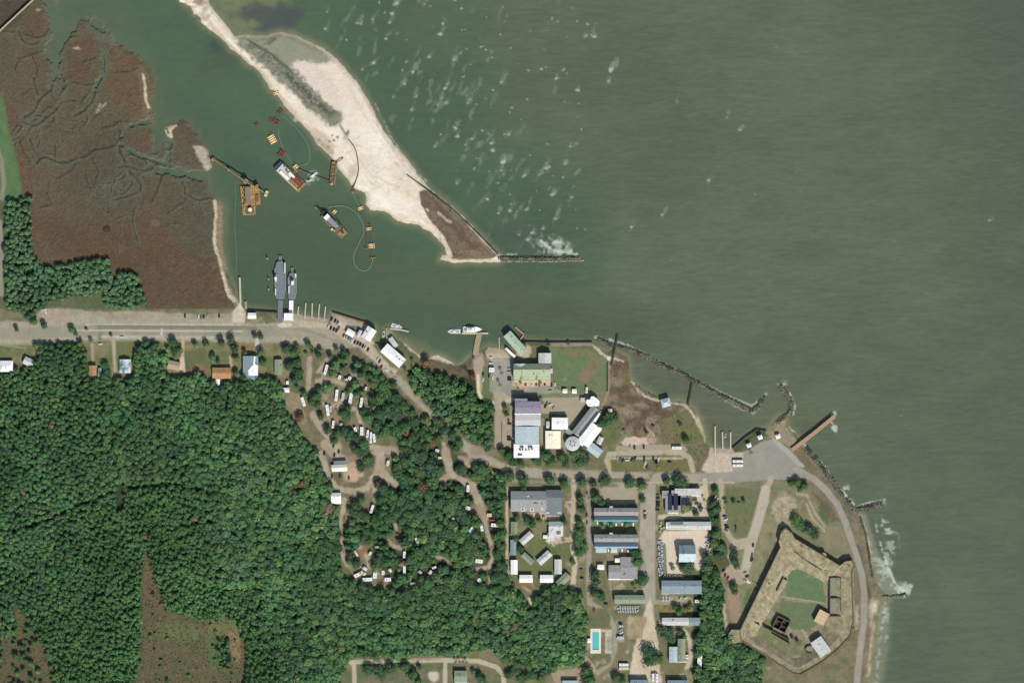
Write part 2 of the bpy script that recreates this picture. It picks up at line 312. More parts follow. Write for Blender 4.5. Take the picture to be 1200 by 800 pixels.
SP(line(6,(336,88),(352,102),(370,120),(386,134)), (76,86,70), 4, 2, 4, .85); SP(line(3,(388,136),(394,131)), (84,90,76), 2, 1, 4, .8)
SP(ell(389,138,12,10,-30), (134,134,112), 5, 2, 4, .6); SP(line(3.5,(372,118),(386,134),(392,130)), (88,94,78), 2.5, 1, 4, .8)
for i in range(150):
    t = rng.rand(); x = 300+t*80+rng.normal()*4.5; y = 58+t*72+rng.normal()*4.5
    paint(ell(x, y, rng.uniform(.6,1.6), rng.uniform(.6,1.2)), (78,88,70) if i % 2 else (166,158,136), 1.2, alpha=.65)
SP(line(7,(300,80),(318,104),(335,122),(352,140)), (214,196,172), 4, 1.5)
SP(poly((352,142),(370,150),(385,160),(392,172),(388,182),(376,170),(362,156)), (204,188,164), 4, 1.5)
for x, y in ((390,159),(395,161),(391,165),(386,166),(374,164),(378,170),(384,172)): SP(ell(x,y,2,1.6), (140,120,98), 1.6, .8, 3)
SP(poly((364,158),(380,166),(394,182),(384,182),(370,170)), (168,156,124), 4, 2, a=.7)
SP(line(2.5,(399,148),(404,156),(408,163)), (134,126,106), 2, .6); SP(ell(406,158,2.5,6,-30), (122,118,98), 2, .6)
SP(ell(413,201,5,9,-20), (190,178,150), 5, 1.5, a=.7)
for i in range(46):
    x = rng.uniform(400,500); y = (x-400)*.62+150+rng.uniform(0,60); a = rng.uniform(-.9,-.3)
    if rng.rand() < .5: a += .9
    paint(line(1.6,(x,y),(x+7*math.cos(a),y-7*math.sin(a)),(x+13*math.cos(a+.2),y-13*math.sin(a+.2))), (204,188,164) if i % 3 else (232,220,202), 1.8, .5, 3, alpha=.5)
SP(poly((430,240),(444,246),(470,259),(488,262),(470,250),(448,238)), (206,192,160), 4, 1.5, a=.7)
SP(line(6,(422,105),(436,130),(450,158),(468,182),(486,206),(498,222)), (196,184,160), 5, 1.5, a=.6)
for s_, w_, c_ in ((((418,104),(433,130),(450,156),(470,184),(490,210)),3,(250,238,220)), (((408,100),(424,130),(442,158),(462,188),(482,214)),2,(214,198,172)), (((398,150),(414,176),(430,200),(452,226),(484,246)),2.5,(220,204,178)),
    (((384,146),(396,166),(412,190),(428,212),(450,236)),2,(250,238,220)), (((440,206),(456,216),(470,220),(484,232)),2,(214,196,170)), (((430,222),(446,232),(462,246),(478,252)),2.5,(248,236,216))):
    SP(line(w_, *s_), c_, 3, 1.6, 4, .6)
wet = (np.clip((5-land)/5, 0, 1)**1.2*.8*((L == LAB.index('sandbar')) & (GX > 215)))[..., None]
SP(ell(462,240,26,12,-20), (252,242,226), 14, 4, 8, .7); SP(ell(440,170,14,30,30), (250,238,220), 14, 4, 8, .5)
C[:] = C*(1-wet)+np.array(alb((188,174,148)), np.float32)*wet
BT = poly((491,224),(503,222),(520,236),(545,260),(570,288),(583,299),(575,304),(530,305),(522,292),(510,268),(500,252),(493,240))
SP(BT, (112,96,76), 2.5, 1, 4, 1, col2=(128,110,86), mix=6)
SP(line(7,(512,240),(530,262),(545,280),(560,294)), (92,80,64), 6, 3, 4, .6)
SP(line(3,(514,250),(524,258),(528,260)), (196,178,156), 2, .8, 3, .8); SP(ell(501,246,2,2), (220,200,176), 1.5)
SP(line(2.6,(500,224),(530,250),(560,280),(578,297)), (142,128,104), 2, .6, 3, .8)
SP(ell(555,296,12,3), (150,122,100), 3, 1.5, 3, .7)
SP(line(5,(498,258),(508,266),(518,278),(524,290),(528,300)), (222,208,186), 2.5, .6)
SP(line(3.4,(517,303),(540,306),(586,306)), (200,190,164), 2, .6)
# ------------------------------------------------------------- the town side
GR = (104,114,74); DRY = (130,122,92); ROADC = (168,160,138); DIRT = (186,172,146); PALE = (214,200,176)
paint(poly((-20,362),(1220,362),(1220,820),(-20,820)), (112,114,80), 2, col2=(134,124,96), mix=9)
# woodland floor
FORESTS = {
 'shore':   [(8,238),(36,232),(38,300),(44,312),(75,312),(110,304),(128,306),(130,330),(112,345),(60,352),(40,368),(8,362),(6,300)],
 'shore2':  [(124,338),(140,322),(158,318),(166,340),(170,358),(140,362),(124,356)],
 'north':   [(-20,445),(10,436),(36,430),(48,418),(40,404),(95,402),(101,420),(101,436),(106,444),(130,446),(158,440),(160,420),(166,402),(186,402),(196,424),(184,436),(210,444),(232,440),(244,448),(268,452),(286,446),(320,442),(330,456),(334,480),(346,500),(356,520),(372,528),(374,548),(380,560),(392,580),(394,600),(398,640),(396,660),(402,680),(420,686),(470,694),(500,690),(560,694),(585,690),(600,688),(612,700),(622,704),(640,690),(660,688),(680,694),(684,720),(684,760),(682,776),(660,780),(640,782),(600,778),(588,768),(576,758),(530,766),(420,768),(404,772),(398,800),(404,830),(-20,830)],
}
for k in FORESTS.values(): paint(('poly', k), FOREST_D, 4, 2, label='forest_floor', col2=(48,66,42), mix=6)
paint(poly((405,772),(580,774),(600,800),(600,830),(400,830)), (128,116,92), 3, col2=(100,112,76), mix=10)
# clearings in the woods
CLEAR = [[(170,640),(174,644),(178,666),(186,690),(196,712),(214,718),(240,728),(262,722),(278,730),(288,756),(288,790),(270,830),(150,830),(160,790),(166,730),(164,690)],
         [(12,706),(22,712),(36,728),(48,752),(58,776),(66,830),(-20,830),(-20,750),(10,745),(18,730)],]
paint(('poly', CLEAR[0]), (108,98,70), 7, 4, 6, label='ground', col2=(96,96,64), mix=7)
paint(('poly', CLEAR[1]), (106,96,68), 7, 4, 6, label='ground', col2=(96,94,66), mix=7)
paint(poly((170,650),(176,668),(186,700),(196,716),(184,718),(170,700)), (116,94,68), 5, 3, 5, alpha=.8)
paint(ell(215,742,26,10,-10), (104,116,70), 10, 4, 8, alpha=.8); paint(ell(262,738,20,14,-20), (112,116,72), 6, 2)
paint(ell(276,756,8,20,10), (138,122,84), 5, 2); paint(ell(252,764,8,18), (92,112,66), 5, 2)
paint(ell(262,765,8,16,10), (40,48,48), 4, 1.5)
paint(ell(285,768,3,26,5), (116,84,66), 3, 1.5, alpha=.7)
paint(line(5,(110,470),(112,490),(118,510),(120,525)), (86,70,52), 4, 2, 5, alpha=.8)
paint(line(4,(132,568),(140,576),(144,590),(143,600)), (84,72,50), 5, 2.5, 5, alpha=.7)
paint(line(4,(345,560),(346,575)), (120,74,52), 3, 1); paint(ell(228,607,5,4), (126,98,76), 3)
paint(ell(606,718,5,8), (214,188,164), 2.5, 1, 3, label='path')
paint(poly((616,690),(626,694),(628,708),(624,714),(618,700)), (206,190,156), 3, 1, label='path')
# grass by the road
paint(poly((0,402),(30,402),(32,416),(0,418)), (98,114,64), 3, 1, label='lawn', col2=(120,122,80), mix=5)
paint(poly((100,400),(340,404),(342,442),(240,440),(210,436),(150,440),(104,436)), (108,118,72), 4, 1.5, label='lawn', col2=(138,128,92), mix=7)
paint(poly((130,400),(160,400),(160,416),(130,418)), (112,116,70), 2); paint(poly((214,410),(240,408),(245,440),(216,440)), (104,110,72), 4, 2)
paint(ell(234,434,9,8), (140,112,90), 5, 2); paint(line(4,(272,404),(298,404)), (142,122,80), 2, 1)
paint(poly((280,408),(300,408),(300,412),(280,412)), (150,124,78), 2, .5)
# main shore road with its wide sandy verges
MR = [(-30,391),(30,391),(60,389),(116,386),(200,386),(290,388),(340,388),(366,392),(390,400),(412,411),(440,432),(462,449),(480,466),(502,487),(530,512),(552,528),(570,540),(592,549),(620,554),(680,557),(750,559),(800,560),(860,560)]
paint(poly((48,362),(80,361),(110,365),(150,364),(240,368),(272,366),(284,354),(287,366),(300,378),(330,380),(350,368),(376,372),(392,384),(420,400),(430,408),(370,398),(280,384),(100,384),(50,388),(40,374)), (170,160,134), 3, 1, label='ground', col2=(158,146,122), mix=12)
paint(line(13,(56,376),(100,376),(118,377)), (176,160,136), 6, 2, alpha=.8)
paint(poly((-20,376),(30,376),(60,380),(60,400),(-20,404)), (160,152,132), 4, 1)
paint(line(26,*MR[:8]), (168,160,138), 5, .8, label='ground'); paint(line(21,*MR[6:13]), (166,158,136), 6, .8, label='ground')
paint(line(12.5,*MR[12:]), (164,154,132), 4, .8)
paint(line(13,*MR[:7]), (152,147,128), 2.5, .3, label='road', col2=(160,153,132), mix=14)
paint(line(12,*MR[6:11]), (160,152,131), 2.5, .3, label='road', col2=(168,160,138), mix=14)
paint(line(8.5,*MR[10:]), ROADC, 2, .3, label='road', col2=(168,160,138), mix=10)
paint(line(4.5,(116,382.5),(200,382.5),(286,384),(300,385)), (132,128,112), 2, .2, alpha=.9)
paint(line(3,(330,384),(356,386),(380,394),(400,403)), (144,136,118), 3, 1, alpha=.7)
paint(box(115,380,121,400), (134,130,114), 1.5)
paint(line(1.6,(100,380),(284,380.5)), (196,188,164), 1.2); paint(line(1.6,(90,387),(284,388)), (196,190,168), 1.2)
paint(line(3,(150,395),(280,396)), (188,180,156), 3, .5, alpha=.8); paint(line(3,(120,394.5),(150,394.5)), (190,182,158), 2)
paint(line(1.5,(0,404),(30,408)), (150,142,118), 1.5)
paint(line(4,(133,400),(134,416),(135,434)), (176,164,136), 2, .4, label='path'); paint(line(4,(108,404),(109,424)), (164,152,124), 2, .4, label='path')
paint(line(3,(189.5,386),(189.5,392)), (200,190,166), 1)
paint(line(4,(214,400),(214,415),(214,428)), (196,168,140), 2, .5, label='path'); paint(poly((211,418),(216,418),(217,436),(209,432)), (216,188,162), 2, .5)
paint(line(3.5,(270,418),(271,430)), (180,160,128), 1.5, label='path'); paint(line(4,(301,398),(302,416)), (200,190,170), 2, .5, label='path')
# ferry landing
paint(poly((272,366),(281,354),(287,356),(287,378),(272,378)), (206,192,164), 2, .5, label='quay'); paint(poly((280,354),(286,354),(288,368),(280,370)), (220,208,182), 1.5)
paint(poly((288,364),(326,368),(326,378),(300,380),(288,378)), (150,140,110), 2, 1, 3, col2=(110,112,80), mix=5)
paint(poly((326,366),(332,366),(332,378),(326,378)), (176,166,142), 1.2, label='quay'); paint(poly((332,364),(350,364),(386,372),(384,384),(332,382)), (192,176,150), 4, 1)
paint(poly((334,376),(350,378),(350,384),(334,384)), (176,162,138), 3, 1)
paint(ell(333,381,8,3), (216,208,188), 2, 1, 3, alpha=.8)
# fish-dock deck and quay
paint(poly((389,366),(431,379),(430,392),(440,403),(452,403),(470,430),(462,440),(440,424),(410,402),(386,386)), (196,178,156), 1.5, .4, label='quay', col2=(186,170,148), mix=5)
paint(line(1.4,(391,367),(430,380)), (190,140,100), 1); paint(line(4,(396,378),(412,388)), (208,190,170), 2)
paint(poly((408,380),(420,382),(426,390),(414,388)), (110,118,100), 2, .8)
paint(poly((440,398),(450,402),(452,412),(442,410)), (150,152,130), 1.5); paint(poly((436,404),(450,402),(462,420),(470,436),(456,428)), (120,120,86), 2.5, 1, 3, label='lawn')
paint(poly((452,386),(460,384),(464,402),(474,410),(462,404),(453,398)), (150,146,126), 1.5, label='quay')
paint(poly((462,394),(472,400),(490,418),(480,420),(466,410)), (106,112,78), 3, 1)
paint(line(3,(474,400),(482,410),(492,417)), (196,186,156), 2, 1, 3, label='beach'); paint(poly((500,415),(514,416),(526,422),(537,430),(530,432),(514,424),(502,421)), (220,206,178), 2, .8, 3, label='beach')
paint(poly((500,420),(514,422),(520,428),(500,430)), (150,112,90), 3, 1); paint(poly((540,424),(560,412),(566,440),(566,456),(556,460),(545,440)), (126,110,84), 3, 1.5, 4)
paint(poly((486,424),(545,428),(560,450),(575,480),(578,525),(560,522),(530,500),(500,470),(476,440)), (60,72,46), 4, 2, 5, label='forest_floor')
paint(poly((478,425),(500,422),(540,428),(552,440),(530,446),(500,436)), (112,100,72), 4, 2, 4, alpha=.9)
# path from the pier
paint(poly((553,414),(566,412),(568,432),(567,452),(562,466),(558,446),(555,430)), (176,158,136), 2, .8, 4, label='path')
paint(line(3.5,(560,440),(560.5,458),(564,466),(572,470),(582,472)), (222,206,172), 1.8, .4, 3, label='path')
paint(poly((566,430),(575,430),(576,472),(564,462)), (104,118,78), 2, .8, label='lawn')
paint(poly((568,412),(576,404),(590,410),(600,420),(572,420)), (196,176,148), 2, .8, 3)
# school grounds car park
paint(poly((574,420),(602,420),(603,446),(646,448),(690,455),(690,470),(640,462),(602,464),(582,462),(574,458)), (152,148,132), 1.5, .4, label='parking_lot', col2=(164,156,138), mix=9)
paint(box(580,424,597,446), (162,158,150), 2, .3); paint(line(1,(575,421.5),(598,421.5)), (186,176,152), 1)
paint(poly((602,444),(645,443),(646,451),(610,454),(600,452)), (206,180,146), 2, 1, 3)
paint(poly((598,462),(712,458),(712,464),(640,466),(600,465)), (124,128,98), 2, .6, 5, label='lawn')
paint(poly((634,466),(690,465),(680,480),(672,500),(666,505),(664,486),(634,484)), (172,158,134), 2, .6, label='parking_lot')
paint(poly((579,460),(600,464),(602,524),(580,524)), (176,162,138), 1.5, .5, label='road', col2=(168,154,130), mix=8)
paint(line(5,(588,477),(594,470),(600,468)), (196,186,158), 2, .6); paint(ell(593,480,5,8,0), (128,122,84), 3, 1, 3, label='ground')
paint(line(1,(588,495),(588,518)), (132,110,88), 1); paint(line(3,(617,470),(617,470)), GR, 1)
paint(poly((632,490),(640,490),(640,526),(632,526)), (158,146,110), 1.5, .5); paint(poly((656,504),(662,504),(664,530),(656,526)), (150,146,120), 1.5)
# playing field
paint(poly((645,404),(692,403),(711,412),(712,420),(711,459),(680,461),(650,456),(648,430)), (120,126,90), 1.8, .5, label='lawn', col2=(106,126,84), mix=20)
paint(ell(686,439,6,8,-15), (142,118,92), 5, 1.5); paint(ell(676,412,16,6), (132,116,86), 5, 2, alpha=.6); paint(ell(697,424,8,14), (132,116,84), 6, 2, alpha=.6)
paint(line(5,(645,403.5),(662,404),(695,402.5)), (168,158,130), 2, .7, 4, label='path'); paint(line(1.6,(645,401),(694,400.5)), (110,100,78), 1)
paint(poly((613,401),(644,402),(642,412),(636,424),(612,422),(606,416)), (116,112,78), 1.5, .5, 4, label='lawn')
paint(ell(614,411,9,9), (190,172,146), 3, .8, 3); paint(line(3,(696,404),(704,413),(714,420)), (212,198,170), 2, .8, 3, label='beach'); paint(ell(714,420,2.5,2.5), (226,214,190), 1)
paint(line(3,(715,425),(714,445),(713,458),(706,478)), (154,142,116), 1.6, .4, label='path'); paint(line(1.3,(711.5,425),(711.5,458)), (72,66,44), 1)
# scrub between field and beach
paint(poly((716,420),(736,416),(739,440),(760,460),(790,472),(804,478),(800,500),(760,512),(734,512),(716,506),(706,490),(714,460)), (104,90,72), 3, 1.5, 5, label='ground', col2=(140,124,100), mix=9)
paint(poly((728,438),(738,436),(744,452),(732,450)), (120,112,64), 4, 1.5)
for s_ in (ell(730,480,10,3,-20), ell(746,474,12,3,-10), ell(764,492,8,4,30), ell(748,462,10,3,-30)): paint(s_, (164,146,122), 4, 2, 4, alpha=.6)
for s_ in (ell(738,470,8,4), ell(755,468,10,3,-30), ell(768,484,6,3)): paint(s_, (94,76,60), 4, 2, 4, alpha=.7)
for s_ in (line(2.4,(739,444),(744,450)), line(2.4,(746,456),(756,464),(764,467),(772,470)), line(1.8,(720,420),(730,423)), line(3,(802,474),(808,480),(816,492),(822,510),(825,518)), line(2,(786,472),(800,474))):
    paint(s_, (208,190,164), 2, .8, 3, label='beach')
paint(poly((818,482),(824,496),(828,515),(824,518),(816,500)), (184,172,136), 2.5, .8, alpha=.9)
paint(poly((772,492),(806,480),(818,500),(826,520),(832,548),(814,545),(800,525),(776,518)), (112,112,74), 3, 1.5, 5, col2=(124,112,82), mix=6)
paint(ell(802,508,10,8), (112,122,64), 5, 2)
paint(poly((706,484),(724,484),(732,500),(726,514),(716,522),(706,520)), (106,116,74), 3, 1.5, 4)
# beach club, campground strip
paint(poly((734,512),(760,512),(761,520),(732,523),(728,518)), (222,196,176), 2, 1, 3, label='path', col2=(206,178,156), mix=4)
paint(poly((757,498),(770,512),(768,520),(758,518)), (172,152,126), 3, 1)
paint(poly((722,522),(740,521),(800,520),(806,526),(803,532),(720,534)), (166,156,134), 1.5, .5, label='parking_lot')
paint(line(6,(716,551),(711,540),(714,532),(740,530),(798,530),(808,536),(812,551)), (182,168,140), 1.6, .3, label='path'); paint(line(3,(714,537),(800,537)), (184,172,144), 1.6, .4)
paint(poly((716,538),(806,538),(808,552),(716,552)), (112,112,66), 2.5, .8, 4, label='lawn', col2=(126,118,78), mix=6)
paint(line(2.2,(756,538),(755,548)), (170,160,132), 1)
# boat ramp and big car park
paint(poly((832,524),(860,526),(860,553),(828,554),(822,550),(830,534)), (206,186,166), 1.6, .5, label='boat_ramp', col2=(198,178,156), mix=6)
paint(poly((858,534),(874,528),(894,517),(906,514),(922,528),(942,550),(942,562),(900,562),(858,566),(820,566),(820,555),(858,553)), (160,154,142), 1.5, .3, label='parking_lot', col2=(154,150,138), mix=14)
paint(line(6,(908,516),(924,530),(942,548)), (172,168,156), 2.5, .4)
paint(box(856,530,871,536), (200,180,156), 1.6)
paint(poly((859,526),(873,514),(887,503),(896,506),(899,510),(888,520),(872,528),(862,529)), (100,104,74), 1.2, .3, label='lawn')
paint(poly((896,504),(910,494),(918,486),(922,492),(920,500),(926,506),(934,516),(928,524),(916,518),(902,512)), (158,142,112), 2, 1, 3)
paint(line(3,(916,500),(926,516),(934,526)), (150,134,106), 2, .7)
paint(poly((928,526),(938,528),(950,542),(960,556),(950,556),(938,540)), (124,108,82), 2, 1, 4)
paint(line(4,(940,520),(960,548),(982,580),(1003,602)), (132,128,106), 2, .6, 3)
# coast road round the fort
CR = [(934,550),(952,560),(968,574),(982,592),(990,610),(997,632),(1004,652),(1010,672),(1013,700),(1012,730),(1008,760),(1004,800),(1003,830)]
paint(poly((930,545),(960,550),(985,585),(1006,604),(1018,640),(1025,680),(1040,698),(1028,712),(1018,800),(1018,830),(990,830),(996,780),(1004,740),(1005,700),(1000,670),(985,640),(975,610),(955,580)), (118,112,88), 3, 1.5, 5, label='ground', col2=(136,124,98), mix=7)
paint(line(5,(1004,640),(1009,660),(1016,690),(1019,704)), (104,92,70), 3, 1); paint(line(2.2,(1008,604),(1014,620),(1020,645),(1024,665)), (186,174,146), 2, .6, 3, label='beach')
paint(line(2,(1014,612),(1016,640),(1022,672)), (90,82,62), 1.5, .5); paint(ell(1003,723,3.5,12), (186,172,144), 4, 1.5, 3, alpha=.8)
paint(line(4,(1026,704),(1021,720),(1022,740),(1017,790)), (186,174,146), 6, 2.5, 5, label='beach', alpha=.75); paint(line(3,(1018,730),(1015,790)), (118,108,86), 4, 2, alpha=.7); paint(ell(1023,710,5,8), (196,186,160), 5, 2, 4, alpha=.85)
paint(line(7.5,*CR), (164,158,142), 2, .3, label='road', col2=(158,150,134), mix=9)
# loops west of the fort
paint(poly((842,565),(930,562),(985,612),(1000,650),(985,660),(930,628),(918,618),(905,650),(866,735),(850,730),(838,700),(842,640)), (140,132,102), 3, 1, label='lawn', col2=(122,124,90), mix=9)
paint(line(6.5,(845,562),(845,595),(849,618),(857,632),(868,640),(878,637),(884,624),(888,606),(895,586),(898,572),(904,560)), (184,172,146), 1.8, .4, label='path', col2=(176,162,138), mix=8)
paint(line(12,(897,574),(893,592),(888,612),(880,636),(876,656),(871,676)), (188,176,154), 3, .8, label='path')
paint(line(9,(862,638),(856,655),(854,668),(858,676),(868,680),(876,676)), (180,162,140), 2.5, .6, label='path'); paint(line(8,(862,636),(884,632)), (182,170,146), 2, .5)
paint(poly((854,664),(874,668),(880,682),(862,684),(850,676)), (176,156,134), 3, 1)
paint(ell(920,597,15,20,10), (184,170,142), 5, 2, 4, col2=(156,142,110), mix=4); paint(line(3.5,(906,612),(912,622)), (190,176,150), 3, 1); paint(line(3,(934,578),(945,580),(955,600),(966,616)), (168,156,128), 2, .6)
paint(line(2.5,(945,590),(952,608),(963,618),(966,622)), (176,164,132), 2, .6); paint(ell(965,600,6,14,20), (92,108,72), 4, 1.5)
paint(poly((952,576),(972,590),(985,610),(975,612),(960,590)), (112,88,70), 3, 1, alpha=.7)
paint(ell(858,585,9,16), (112,114,80), 4, 1.5, col2=(96,112,70), mix=8, label='lawn'); paint(poly((854,570),(892,572),(884,600),(874,628),(862,630),(853,615)), (108,118,76), 2, .8, label='lawn', col2=(122,118,84), mix=6)
paint(poly((897,600),(906,606),(914,620),(900,652),(885,690),(876,712),(868,725),(872,690),(884,650)), (134,134,98), 4, 1, label='lawn', col2=(148,140,102), mix=6)
paint(ell(860,706,8,20,8), (164,136,112), 4, 2, 5); paint(line(4,(846,700),(850,725),(852,740)), (190,174,146), 3, 1, 3)
paint(poly((874,690),(892,682),(884,704),(872,728),(864,732),(870,710)), (98,124,70), 3, 1)
paint(line(1.4,(880,681),(890,687)), (196,186,150), .8, label='path'); paint(ell(878,681,3.4,2.4), (222,212,190), 1.2)
# campground
paint(poly((335,420),(420,406),(455,440),(500,485),(545,530),(590,556),(592,690),(470,694),(400,684),(396,600),(380,560),(352,520),(336,470)), (110,108,78), 4, 1, label='ground', col2=(134,122,94), mix=8)
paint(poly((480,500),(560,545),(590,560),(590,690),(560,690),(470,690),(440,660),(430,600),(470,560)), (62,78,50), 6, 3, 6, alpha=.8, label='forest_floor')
for s_ in (line(6,(363,420),(362,440),(361,456)), line(5,(372,447),(390,446),(402,450)), line(4,(384,420),(372,436)), line(10,(368,486),(376,500),(388,512),(396,524)), line(5,(380,474),(402,476),(418,480),(424,498)),
           line(10,(380,520),(392,532),(404,540),(408,560)), line(7,(376,530),(384,556),(394,572),(416,576),(430,572),(438,562),(444,546)), line(10,(436,526),(446,530),(445,550),(456,562),(462,566)), line(9,(440,526),(462,528)), line(6,(462,530),(474,532)),
           line(7,(436,560),(440,572),(441,585)), line(10,(522,528),(526,548),(530,556)), line(7,(518,562),(528,556),(545,564),(552,572)), line(7,(540,536),(550,544),(554,530)), line(10,(552,560),(556,578),(562,590),(568,606)),
           line(5,(568,606),(570,620),(576,640),(578,655),(572,664),(556,668)), line(4,(512,652),(522,655),(530,662)), line(5,(402,594),(398,610),(400,640),(404,656),(412,672)), line(5.5,(404,585),(402,600)), line(4,(520,520),(524,532)),
           line(6,(455,634),(462,640),(474,642)), line(4,(463,615),(468,630)), line(5,(421,640),(430,652),(434,664)), line(5,(424,556),(418,545)), line(4,(574,664),(574,690))):
    paint(s_, (184,168,142), 3, .8, 4, label='path', alpha=.95, col2=(170,152,128), mix=6)
for s_ in (ell(346,470,9,14,10), ell(352,490,8,8), ell(394,486,5,7), ell(424,512,8,6), ell(560,598,10,8), ell(416,540,10,8), ell(560,528,10,6)): paint(s_, (160,138,112), 5, 2, 5, alpha=.8)
paint(ell(416,552,9,12,-20), (198,166,134), 3, 1, 3); paint(ell(424,646,8,4,20), (150,108,84), 4, 1.5); paint(ell(428,612,8,5), (138,128,84), 4, 1.5, alpha=.9)
paint(ell(528,648,8,6), (118,92,76), 4, 1.5); paint(ell(466,628,9,8), (126,112,86), 5, 2); paint(ell(488,626,9,8), (116,106,88), 5, 2); paint(ell(560,654,8,6), (122,114,72), 4, 1.5)
paint(ell(524,680,6,9), (106,122,66), 4, 1.5); paint(ell(506,672,12,5), (134,112,86), 4, 1.5); paint(ell(440,684,22,8), (120,118,82), 4, 1.5, col2=(150,134,104), mix=5)
paint(ell(404,676,10,12), (104,112,68), 5, 2); paint(ell(575,554,12,8), (118,114,66), 4, 1.5); paint(line(2,(574,552),(590,558)), (198,184,150), 1.2)
paint(poly((336,440),(345,436),(352,460),(346,462),(338,456)), (108,112,76), 3, 1)
# sandy lane, cabins
paint(box(592,560,762,700), (116,116,82), 2, 1, col2=(138,128,98), mix=8)
paint(poly((597,632),(664,630),(672,660),(664,690),(600,690)), (104,116,68), 3, 1, label='lawn', col2=(116,118,76), mix=8)
paint(line(3.2,(594,572),(594,620),(594,660),(597,672)), (196,178,146), 1.2, .3, label='path'); paint(line(3.5,(610,676),(612,686),(620,692)), (170,144,112), 1.6, .5)
paint(ell(614,684,10,3), (140,108,82), 3, 1); paint(poly((615,600),(655,600),(655,610),(630,608)), (202,182,152), 2.5, .8, 3)
paint(ell(650,632,9,6), (226,212,192), 3, 1.5, 3, col2=(190,172,146), mix=3)
paint(line(6,(673,558),(672,590),(671,615),(673,625),(668,632),(660,632)), (196,180,150), 2, .6, label='path', col2=(186,168,138), mix=6)
paint(line(6,(671,640),(674,660),(672,680),(670,692)), (204,184,154), 2, .6, label='path'); paint(line(2,(664,588),(670,588)), (206,188,160), 1)
paint(line(6,(690,556),(690,600),(690,650),(690,692),(691,705)), (160,150,130), 1.8, .4, label='road')
paint(line(5.5,(691,706),(703,712),(714,722),(720,736),(721,760),(714,778),(700,788),(692,780),(688,774)), (162,154,132), 1.6, .3, label='road'); paint(line(4,(686,770),(696,780)), (178,150,122), 2, .5)
paint(ell(702,724,14,12), (112,112,80), 2, .5, 4, label='lawn'); paint(ell(705,772,12,8), (110,112,78), 2, .5, label='lawn'); paint(line(4,(682,694),(684,730),(685,765)), (150,136,106), 2, .7)
paint(poly((704,737),(717,737),(717,765),(709,765),(709,746),(704,746)), (196,186,160), 1, label='patio'); paint(box(711.5,745,717,762), (160,158,148), .8); paint(box(705,740,709,760), (140,108,80), 1)
paint(poly((703,570),(748,570),(748,590),(712,592),(704,585)), (170,158,134), 2, .6, label='parking_lot')
paint(poly((750,566),(756,564),(768,566),(768,700),(766,712),(764,760),(770,830),(736,830),(742,780),(750,740),(756,710),(752,690),(750,640)), (174,166,148), 2, .5, label='road', col2=(164,156,138), mix=9)
paint(poly((762,700),(756,716),(748,744),(742,760),(738,790),(776,800),(772,760),(768,730)), (214,196,170), 3, 1, 4, col2=(204,184,156), mix=7)
paint(poly((735,722),(758,722),(752,748),(736,748)), (164,146,108), 3, 1, col2=(176,156,120), mix=4); paint(poly((724,748),(736,748),(734,772),(724,774)), (128,116,88), 2, 1)
paint(line(3,(712,650),(716,690),(725,694),(750,692)), (158,146,118), 3, 1, alpha=.8); paint(box(696,652,712,672), (124,118,86), 3, 1)
paint(box(720,707,752,720), (108,112,80), 2, .5); paint(box(700,614,748,622), (120,118,80), 2, 1, 3)
# marina lots
paint(poly((769,567),(838,566),(838,600),(832,612),(770,612)), (140,130,98), 2, .6, col2=(112,114,74), mix=6)
paint(poly((812,572),(826,568),(832,590),(830,608),(800,606),(790,608),(770,608),(772,603),(808,600),(812,590)), (206,190,164), 2.5, .6, 4, label='path')
paint(poly((778,622),(834,620),(830,650),(828,660),(818,668),(812,664),(814,640),(796,638),(792,660),(800,672),(782,672),(780,640),(770,634)), (222,202,180), 2, .5, 4, label='parking_lot')
paint(box(770,636,780,674), (128,128,112), 1.5, .5); paint(box(770,704,818,722), (118,114,72), 3, 1, col2=(150,128,76), mix=5); paint(line(5,(766,705),(800,706)), (164,152,126), 2)
paint(poly((775,698),(812,700),(812,706),(776,704)), (172,160,128), 2, .8)
paint(line(5,(790,735),(802,738),(808,750),(810,765),(806,780),(796,786),(806,800)), (198,184,156), 2.5, .6, 4, label='path'); paint(poly((800,784),(814,786),(816,800),(804,800)), (148,134,96), 2.5, 1)
paint(poly((772,732),(800,734),(806,760),(800,790),(774,790)), (120,116,82), 3, 1)
# north south lane strip and the road into the big car park
paint(line(5,(826,562),(828,585),(828,606)), (200,186,158), 2, .5, label='path')
paint(line(3,(600,563),(660,566),(700,566),(750,566),(820,566)), (150,146,122), 3, .6); paint(line(2,(730,565),(860,565)), (182,172,148), 1.2)
# lanes at the bottom
for s_ in (line(5.5,(405,776),(420,775),(470,773),(520,773),(560,774),(582,781),(590,790),(592,830)), line(5,(415,776),(416,830)), line(5,(522,773),(521,830))):
    paint(s_, (192,178,150), 1.8, .4, label='path')
paint(poly((645,784),(660,784),(690,782),(684,800),(650,800)), (170,150,122), 2.5, 1, label='path'); paint(ell(508,792,6,6), (196,188,162), 3, 1.5)
paint(ell(470,770,40,3), (120,104,80), 4, 1.5, alpha=.7)
# roofs of woodland between lane and marina
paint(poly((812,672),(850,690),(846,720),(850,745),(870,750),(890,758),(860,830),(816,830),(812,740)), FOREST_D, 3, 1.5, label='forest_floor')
paint(poly((834,570),(842,575),(846,640),(856,660),(836,680),(826,660)), (92,96,64), 3, 1)
